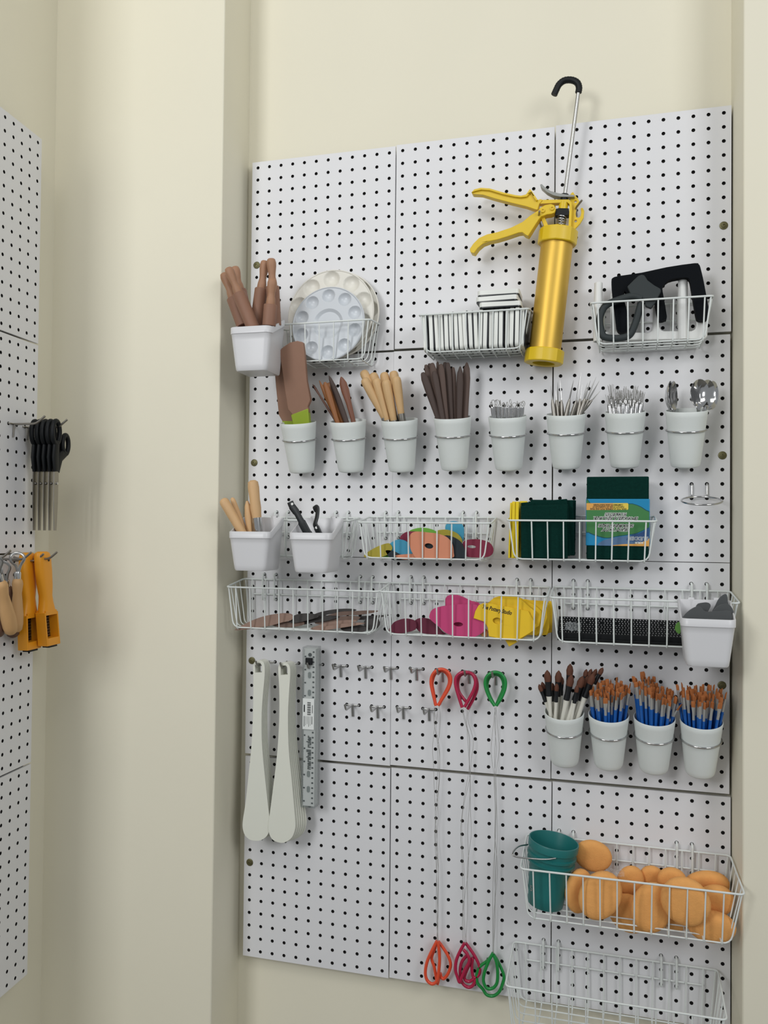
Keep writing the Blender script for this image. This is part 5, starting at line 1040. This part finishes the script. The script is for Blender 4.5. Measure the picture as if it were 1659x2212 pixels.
# ------------------------------------------------------------------ bucket and sponges
M.update(teal=mat('teal_bucket', '1d6e6c', .4), sponge=mat('orange_sponge', 'e8a75f', .9, var=.12, scale=90, bump=.5, bscale=350), bag=mat('clear_bag', 'd8d0cc', .1, alpha=.22))
bt, bb = Vector((621.4,-66.0,-1296.3)), Vector((606.5,-66.0,-1426.2)); bb.z = max(bb.z, -1409); mx = axis_m(bb, bt); BL = (bt - bb).length
t = thing('small_bucket', 'small teal bucket with a wire handle in the sponge basket', 'bucket', tuple(bb))
rB, rT = 31, 42
prof = [(0, 0), (rB - 2, 0), (rB, 2)] + [(rB + (rT - rB - 2) * f, BL * f) for f in (.2, .45, .6)] + [(rT - 3.4, BL * .66), (rT - .6, BL * .665), (rT - .3, BL * .69), (rT - 3, BL * .70), (rT - 2.6, BL * .76), (rT + .4, BL * .765), (rT + .6, BL * .80), (rT - 2, BL * .81), (rT - 1.6, BL * .88), (rT + 1.2, BL * .885), (rT + 1.8, BL * .985), (rT + 1.2, BL), (rT - .6, BL), (rT - 1.2, BL * .98)] + [(rB + (rT - rB - 2) * f - 2, BL * f) for f in (.8, .4, .1)] + [(rB - 3, 4), (0, 4)]
part('body', MB().lathe(prof, mx, 44), M['teal'], t, 40)
hd = spline([Vector((576.5,-70.0,-1307.3)), Vector((563.0,-100.0,-1301.4)), Vector((556.3,-124.0,-1304.2)), Vector((561.9,-128.0,-1308.3)), Vector((586.8,-124.0,-1310.3)), Vector((611.4,-116.0,-1311.7)), Vector((627.1,-108.0,-1311.2))], 5)
part('bail_handle', MB().tube(hd, 1.4, 8), M['steel'], t, 60)
o = letters('lettering', '5', 0, 0, 0, 14, 'rulg', t, 0, .1)
e1 = mx @ Vector((0, 0, BL * .3)); ang = math.atan2(-1567 - e1.y, 719 - e1.x) + math.radians(-52)
o.matrix_local = Matrix.Translation((e1 + Vector((math.cos(ang), math.sin(ang), 0)) * (rB + 4.4) - ROOT_LOC[t.name]) / 1000) @ Matrix.Rotation(ang + math.pi / 2, 4, 'Z') @ Matrix.Rotation(math.pi / 2, 4, 'X')
def sponge(label, c, rx, rz, th, rot, yaw=0., pitch=0.):
    m = Matrix.Translation(c) @ Matrix.Rotation(yaw, 4, 'Z') @ Matrix.Rotation(pitch, 4, 'X') @ Matrix.Rotation(rot, 4, 'Y')
    mb = MB(); nu, nv = 24, 13; ls = []
    for j in range(nv):
        a = -math.pi / 2 + math.pi * (j + .5) / nv
        cs = math.copysign(abs(math.cos(a)) ** .42, math.cos(a)); sn = math.copysign(abs(math.sin(a)) ** .85, math.sin(a))
        ls.append([m @ Vector((rx * cs * math.cos(2 * math.pi * i / nu), th * sn, rz * cs * math.sin(2 * math.pi * i / nu))) for i in range(nu)])
    mb.loops(ls); return solo('round_sponge', mb, M['sponge'], label, 'sponge', 'orange round sponges', smooth=80)
for lab, c, rx, rz, th, rot, yaw, pit in (
  ('orange sponge highest in the basket, behind the bucket', (687.4,-34.0,-1327.9), 33, 28, 14, .15, 0, .1),
  ('orange sponge largest at the front, next to the bucket', (700.9,-100.0,-1368.1), 34, 43, 16, .5, .1, 0),
  ('orange sponge half hidden behind the bucket', (665.4,-72.0,-1376.5), 26, 38, 14, .1, .5, 0),
  ('orange sponge low in the middle behind the front ones', (749.1,-62.0,-1408.7), 36, 35, 15, .2, -.2, .2),
  ('orange sponge with a ridged flat face, front middle', (784.4,-86.0,-1383.8), 34, 42, 17, .2, .25, 0),
  ('orange sponge with a big flat face, front right of middle', (836.1,-108.0,-1357.6), 39, 41, 16, -.4, -.1, .1),
  ('small orange sponge leaning in the second row, left', (750.7,-44.0,-1360.3), 23, 27, 13, .3, .2, .1),
  ('small orange sponge with a rough face in the back row', (787.2,-30.0,-1354.8), 21, 20, 12, .2, 0, .2),
  ('small orange sponge in the back row right of the rough one', (818.9,-52.0,-1347.4), 24, 22, 13, 0, 0, .2),
  ('orange sponge at the right end, upper back', (875.6,-34.0,-1356.3), 38, 26, 15, -.25, 0, .3),
  ('orange sponge at the right end, in the middle', (886.1,-60.0,-1370.8), 32, 27, 18, -.35, .1, .2),
  ('orange sponge lowest at the right end', (878.9,-84.0,-1403.4), 38, 26, 20, -.05, 0, .2),
  ('orange sponge on the basket floor between the front two', (825.6,-56.0,-1408.4), 30, 24, 14, 0, .2, .3)):
    sponge(lab, c, rx, rz, th * .74, rot, yaw, pit)
mb = MB(); nx, nz = 10, 6; ca_ = (710.0,-70.0,-1330.4); cb_ = (740.4,-78.0,-1342.2)
for j in range(nz + 1):
    for i in range(nx + 1): mb.v.append(Vector((ca_[0] + (cb_[0] - ca_[0]) * i / nx, -74 - random.uniform(0, 9), cb_[2] + (ca_[2] - cb_[2]) * j / nz + random.uniform(-2, 2))))
for j in range(nz):
    for i in range(nx): k = j * (nx + 1) + i; mb.f.append((k, k + 1, k + nx + 2, k + nx + 1))
solo('plastic_bag', mb, M['bag'], 'crinkled clear plastic bag among the orange sponges', 'plastic bag', smooth=0)
# ------------------------------------------------------------------ things on the left-hand board
def LW(q): return LB(*q)
def long_hook(label, s, z, out, group='long steel hooks on the left wall'):
    t = thing('pegboard_hook', label, 'hook', tuple(LB(s, 0, z)), group)
    part('bar', MB().tube(fillet([LB(s - 12.7, -4, z + 1), LB(s - 12.7, 3, z), LB(s + 12.7, 3, z), LB(s + 12.7, -4, z + 1)], 3), 1.6, 8), M['satin'], t, 60)
    part('leg', MB().tube([LB(s, 4, z), LB(s, 2, z - 24)], 1.6, 8), M['satin'], t, 60)
    part('prong', MB().tube(fillet([LB(s, 3, z), LB(s, out - 18, z), LB(s, out, z + 14)], 8), 2.1, 10), M['satin'], t, 60)
S1 = (75.9,0.0,-564.5); S2 = (26.0,0.0,-564.6)
LR2 = 2.5 - (16 * PZ + 2.7)
zsc = S1[2]
long_hook('long steel hook with two bent tips above the scissors, nearer one', S1[0] - 12, zsc - 1, 66)
long_hook('long steel hook passing through the black scissors', S2[0] - 6, S2[2] - 2, 84)
# scissors hang side by side, blades down, each flat against the next
SCM = M['black']
def scissors(label, off, s0, z0, swing=0.0):
    K = .87
    t = thing('scissors', label, 'scissors', tuple(LB(s0, off, z0 - 206)), 'black handled scissors on the left wall')
    def P(s, z, e=0): return LB(s0 + s * K, off + e, z0 + z * K)
    for sg in (1, -1):
        # hung by one bow, the other swung lower and further from the viewer
        c = (7, -24) if sg > 0 else (-24 - swing, -46)
        lp = [P(c[0] + (13.5 - (2 if sg < 0 else 0)) * math.cos(a), c[1] + (25 - (4 if sg < 0 else 0)) * math.sin(a), sg * 1.6) for a in [2 * math.pi * k / 24 for k in range(24)]]
        part('bow', MB().tube(lp, [(4.6, 4.6)] * 24, 10, True, up=tuple(LN)), M['black'], t, 60)
        part('shank', MB().tube([P(c[0] - sg * 2, c[1] - 18, sg * 1.6), P(sg * 5 + (3 if sg > 0 else -8), -78, sg * 1.6), P(sg * 4, -108, sg)], [(9, 4.4), (10, 4.2), (7, 3.2)], 12, up=tuple(LN)), M['black'], t, 60)
        q = LB(s0, off + sg * 1.1, z0)
        m = Matrix(((LT.x * K, -LN.x, 0, q.x), (LT.y * K, -LN.y, 0, q.y), (0, 0, K, z0), (0, 0, 0, 1)))
        part('blade', MB().prism([(sg * 9, -98), (sg * 10, -130), (sg * 9.5, -180), (sg * 6, -236), (sg * 1, -236), (-sg * 1, -180), (-sg * 7, -130), (-sg * 6, -98)], 0, 1.8, m=m), M['satin'], t, 0)
    part('pivot', MB().lathe([(0, -3.4), (2.6, -3.4), (2.6, 3), (1.8, 3.6), (0, 3.6)], Matrix.Translation(P(0, -134)) @ LN.to_track_quat('Z', 'Y').to_matrix().to_4x4(), 14), M['chrome'], t)
names = ['closest to the board', 'second from the board', 'third from the board', 'fourth from the board', 'outermost, one finger loop swung out']
for i, nm in enumerate(names):
    scissors('black handled steel scissors, ' + nm, 21 + i * 10.8, S2[0] - 5, S2[2] + 8, 12 if i == 4 else 0)
# yellow shavers
M.update(shv=mat('yellow_shaver_body', 'e79a1c', .38), shb=mat('shaver_blade', '2b2b2b', .4, .6))
def shaver(label, o0, top, bot, s_half=17):
    t = thing('surface_shaver', label, 'shaver', tuple(LW(bot)), 'yellow surface shavers on the left wall')
    sT, oT, zT = top; sB, oB, zB = bot
    def P(f, ds, do): return LB(sT + (sB - sT) * f + ds, oT + (oB - oT) * f + do, zT + (zB - zT) * f)
    secs = [(0, 11, 6), (.015, 17, 8.5), (.06, 20, 9.5), (.2, 20.5, 9.5), (.36, 18, 9.5), (.46, 14.5, 9), (.53, 16, 9.5), (.60, 20, 10), (.64, 21.5, 10)]
    ls = []
    for f, a, b in secs:
        ls.append([P(f, a * math.copysign(abs(math.cos(w)) ** .7, math.cos(w)), b * math.copysign(abs(math.sin(w)) ** .7, math.sin(w))) for w in [2 * math.pi * k / 24 for k in range(24)]])
    part('grip', MB().loops(ls), M['shv'], t, 50)
    mb = MB()
    def bx(f0, f1, s0, s1, o0_, o1):
        v = [P(f, s, o) for f in (f1, f0) for o in (o0_, o1) for s in (s0, s1)]
        mb.add(v, [(0, 2, 3, 1), (4, 5, 7, 6), (0, 1, 5, 4), (2, 6, 7, 3), (0, 4, 6, 2), (1, 3, 7, 5)])
    bx(.63, .98, -21.5, -18, -10, 10); bx(.63, .98, 18, 21.5, -10, 10); bx(.90, .98, -18, 18, -10, 10); bx(.61, .66, -18, 18, -10, 10)
    part('frame', mb, M['shv'], t, 0, .8)
    mb2 = MB(); rows = 9
    v = [P(f, s, o) for f in (.94, .65) for o in (-9.5, -7.5) for s in (-17.5, 17.5)]
    mb2.add(v, [(0, 2, 3, 1), (4, 5, 7, 6), (0, 1, 5, 4), (2, 6, 7, 3), (0, 4, 6, 2), (1, 3, 7, 5)])
    bl = part('blade', mb2, M['shb'], t, 0)
    mb3 = MB()
    for j in range(rows):
        for i in range(7):
            c = P(.67 + .24 * j / (rows - 1), -13.5 + i * 4.5 + (2 if j % 2 else 0) - 1, -6.8); mb3.box(c.x - .8, c.x + .8, c.y - .8, c.y + .8, c.z - 1.2, c.z + 1.2)
    o = part('teeth', mb3, M['steel'], bl, 0); o['kind'] = 'stuff'
    mb4 = MB(); v = [P(f, s, o) for f in (1.0, .975) for o in (-6, 8) for s in (-13, 13)]
    mb4.add(v, [(0, 2, 3, 1), (4, 5, 7, 6), (0, 1, 5, 4), (2, 6, 7, 3), (0, 4, 6, 2), (1, 3, 7, 5)]); part('foot', mb4, M['black'], t, 0)
    part('hang_hole', MB().lathe([(0, 0), (3, 0), (3, .6), (0, .6)], Matrix.Translation(P(.085, -4, 9.6)) @ LN.to_track_quat('Z', 'Y').to_matrix().to_4x4(), 14), M['dark'], t)
shaver('yellow plastic surface shaver, nearer the board', 0, (58, 31, -803), (45, 31, -986))
shaver('yellow plastic surface shaver, further from the board', 0, (47, 54, -801), (18, 54, -981))
for lab, q in (('steel hook tip through the nearer yellow shaver', (61.0,40.0,-817.9)), ('steel hook tip through the outer yellow shaver', (52.6,62.0,-814.2)), ('steel hook carrying the wooden handled loop tools', (98.9,40.0,-813.8)), ('steel hook at the picture edge beside the loop tools', (158.6,40.0,-809.1))):
    s, o, z = q
    solo('pegboard_hook', MB().tube(fillet([LB(s, -5, z + 6), LB(s, 4, z), LB(s, o + 10, z), LB(s, o + 26, z + 13)], 8), 2.1, 10), M['satin'], lab, 'hook', 'long steel hooks on the left wall', smooth=60)
# wooden handled loop tools
M['tanw'] = mat('tan_handle_wood', 'c09766', .55, var=.18, scale=60, grain=(1, 1, .12)); M['brw'] = mat('brown_handle_wood', '5b3f30', .55, var=.18, scale=60, grain=(1, 1, .12))
def loop_tool(label, top, bot, m, r=10, ferr=True, ring=True):
    a, b = LW(bot), LW(top); L = (b - a).length; mx = axis_m(a, b)
    t = thing('trimming_tool', label, 'tool', tuple(a), 'wooden handled trimming tools on the left wall')
    part('handle', MB().lathe([(0, 0), (r * .55, 0), (r * .95, 4), (r * 1.12, 14), (r * 1.15, 30), (r * .95, L * .55), (r * .8, L * .72), (r * 1.02, L * .9), (r * .9, L * .96), (r * .6, L), (0, L)], mx, 20), M[m], t)
    part('ferrule', MB().lathe([(0, L - 2), (6, L - 2), (6.2, L + 10), (5.6, L + 12), (0, L + 12)], mx, 18), M['chrome'], t)
    lp = [(0, L + 10), (-3, L + 22), (-11, L + 30), (-12, L + 40), (-4, L + 46), (6, L + 44), (11, L + 36), (5, L + 24), (1, L + 10)]
    part('loop', MB().tube(spline([mx @ Vector((p[0], 0, p[1])) for p in lp], 4), [(2.6, .7)] * 33, 8), M['steel'], t, 60)
loop_tool('tan wooden handled trimming tool beside the nearer shaver', (105.3,44.0,-847.6), (101.8,42.0,-943.1), 'tanw', 9.5)
loop_tool('tan wooden handled trimming tool tilted in front of the brown one', (180.0,62.0,-847.2), (142.7,60.0,-941.0), 'tanw', 11)
loop_tool('dark brown handled trimming tool behind the tan ones', (104.0,22.0,-862.5), (78.7,20.0,-955.7), 'brw', 11)
loop_tool('dark handled trimming tool cut off by the picture edge', (157.0,40.0,-867.2), (149.2,40.0,-946.1), 'brw', 9)
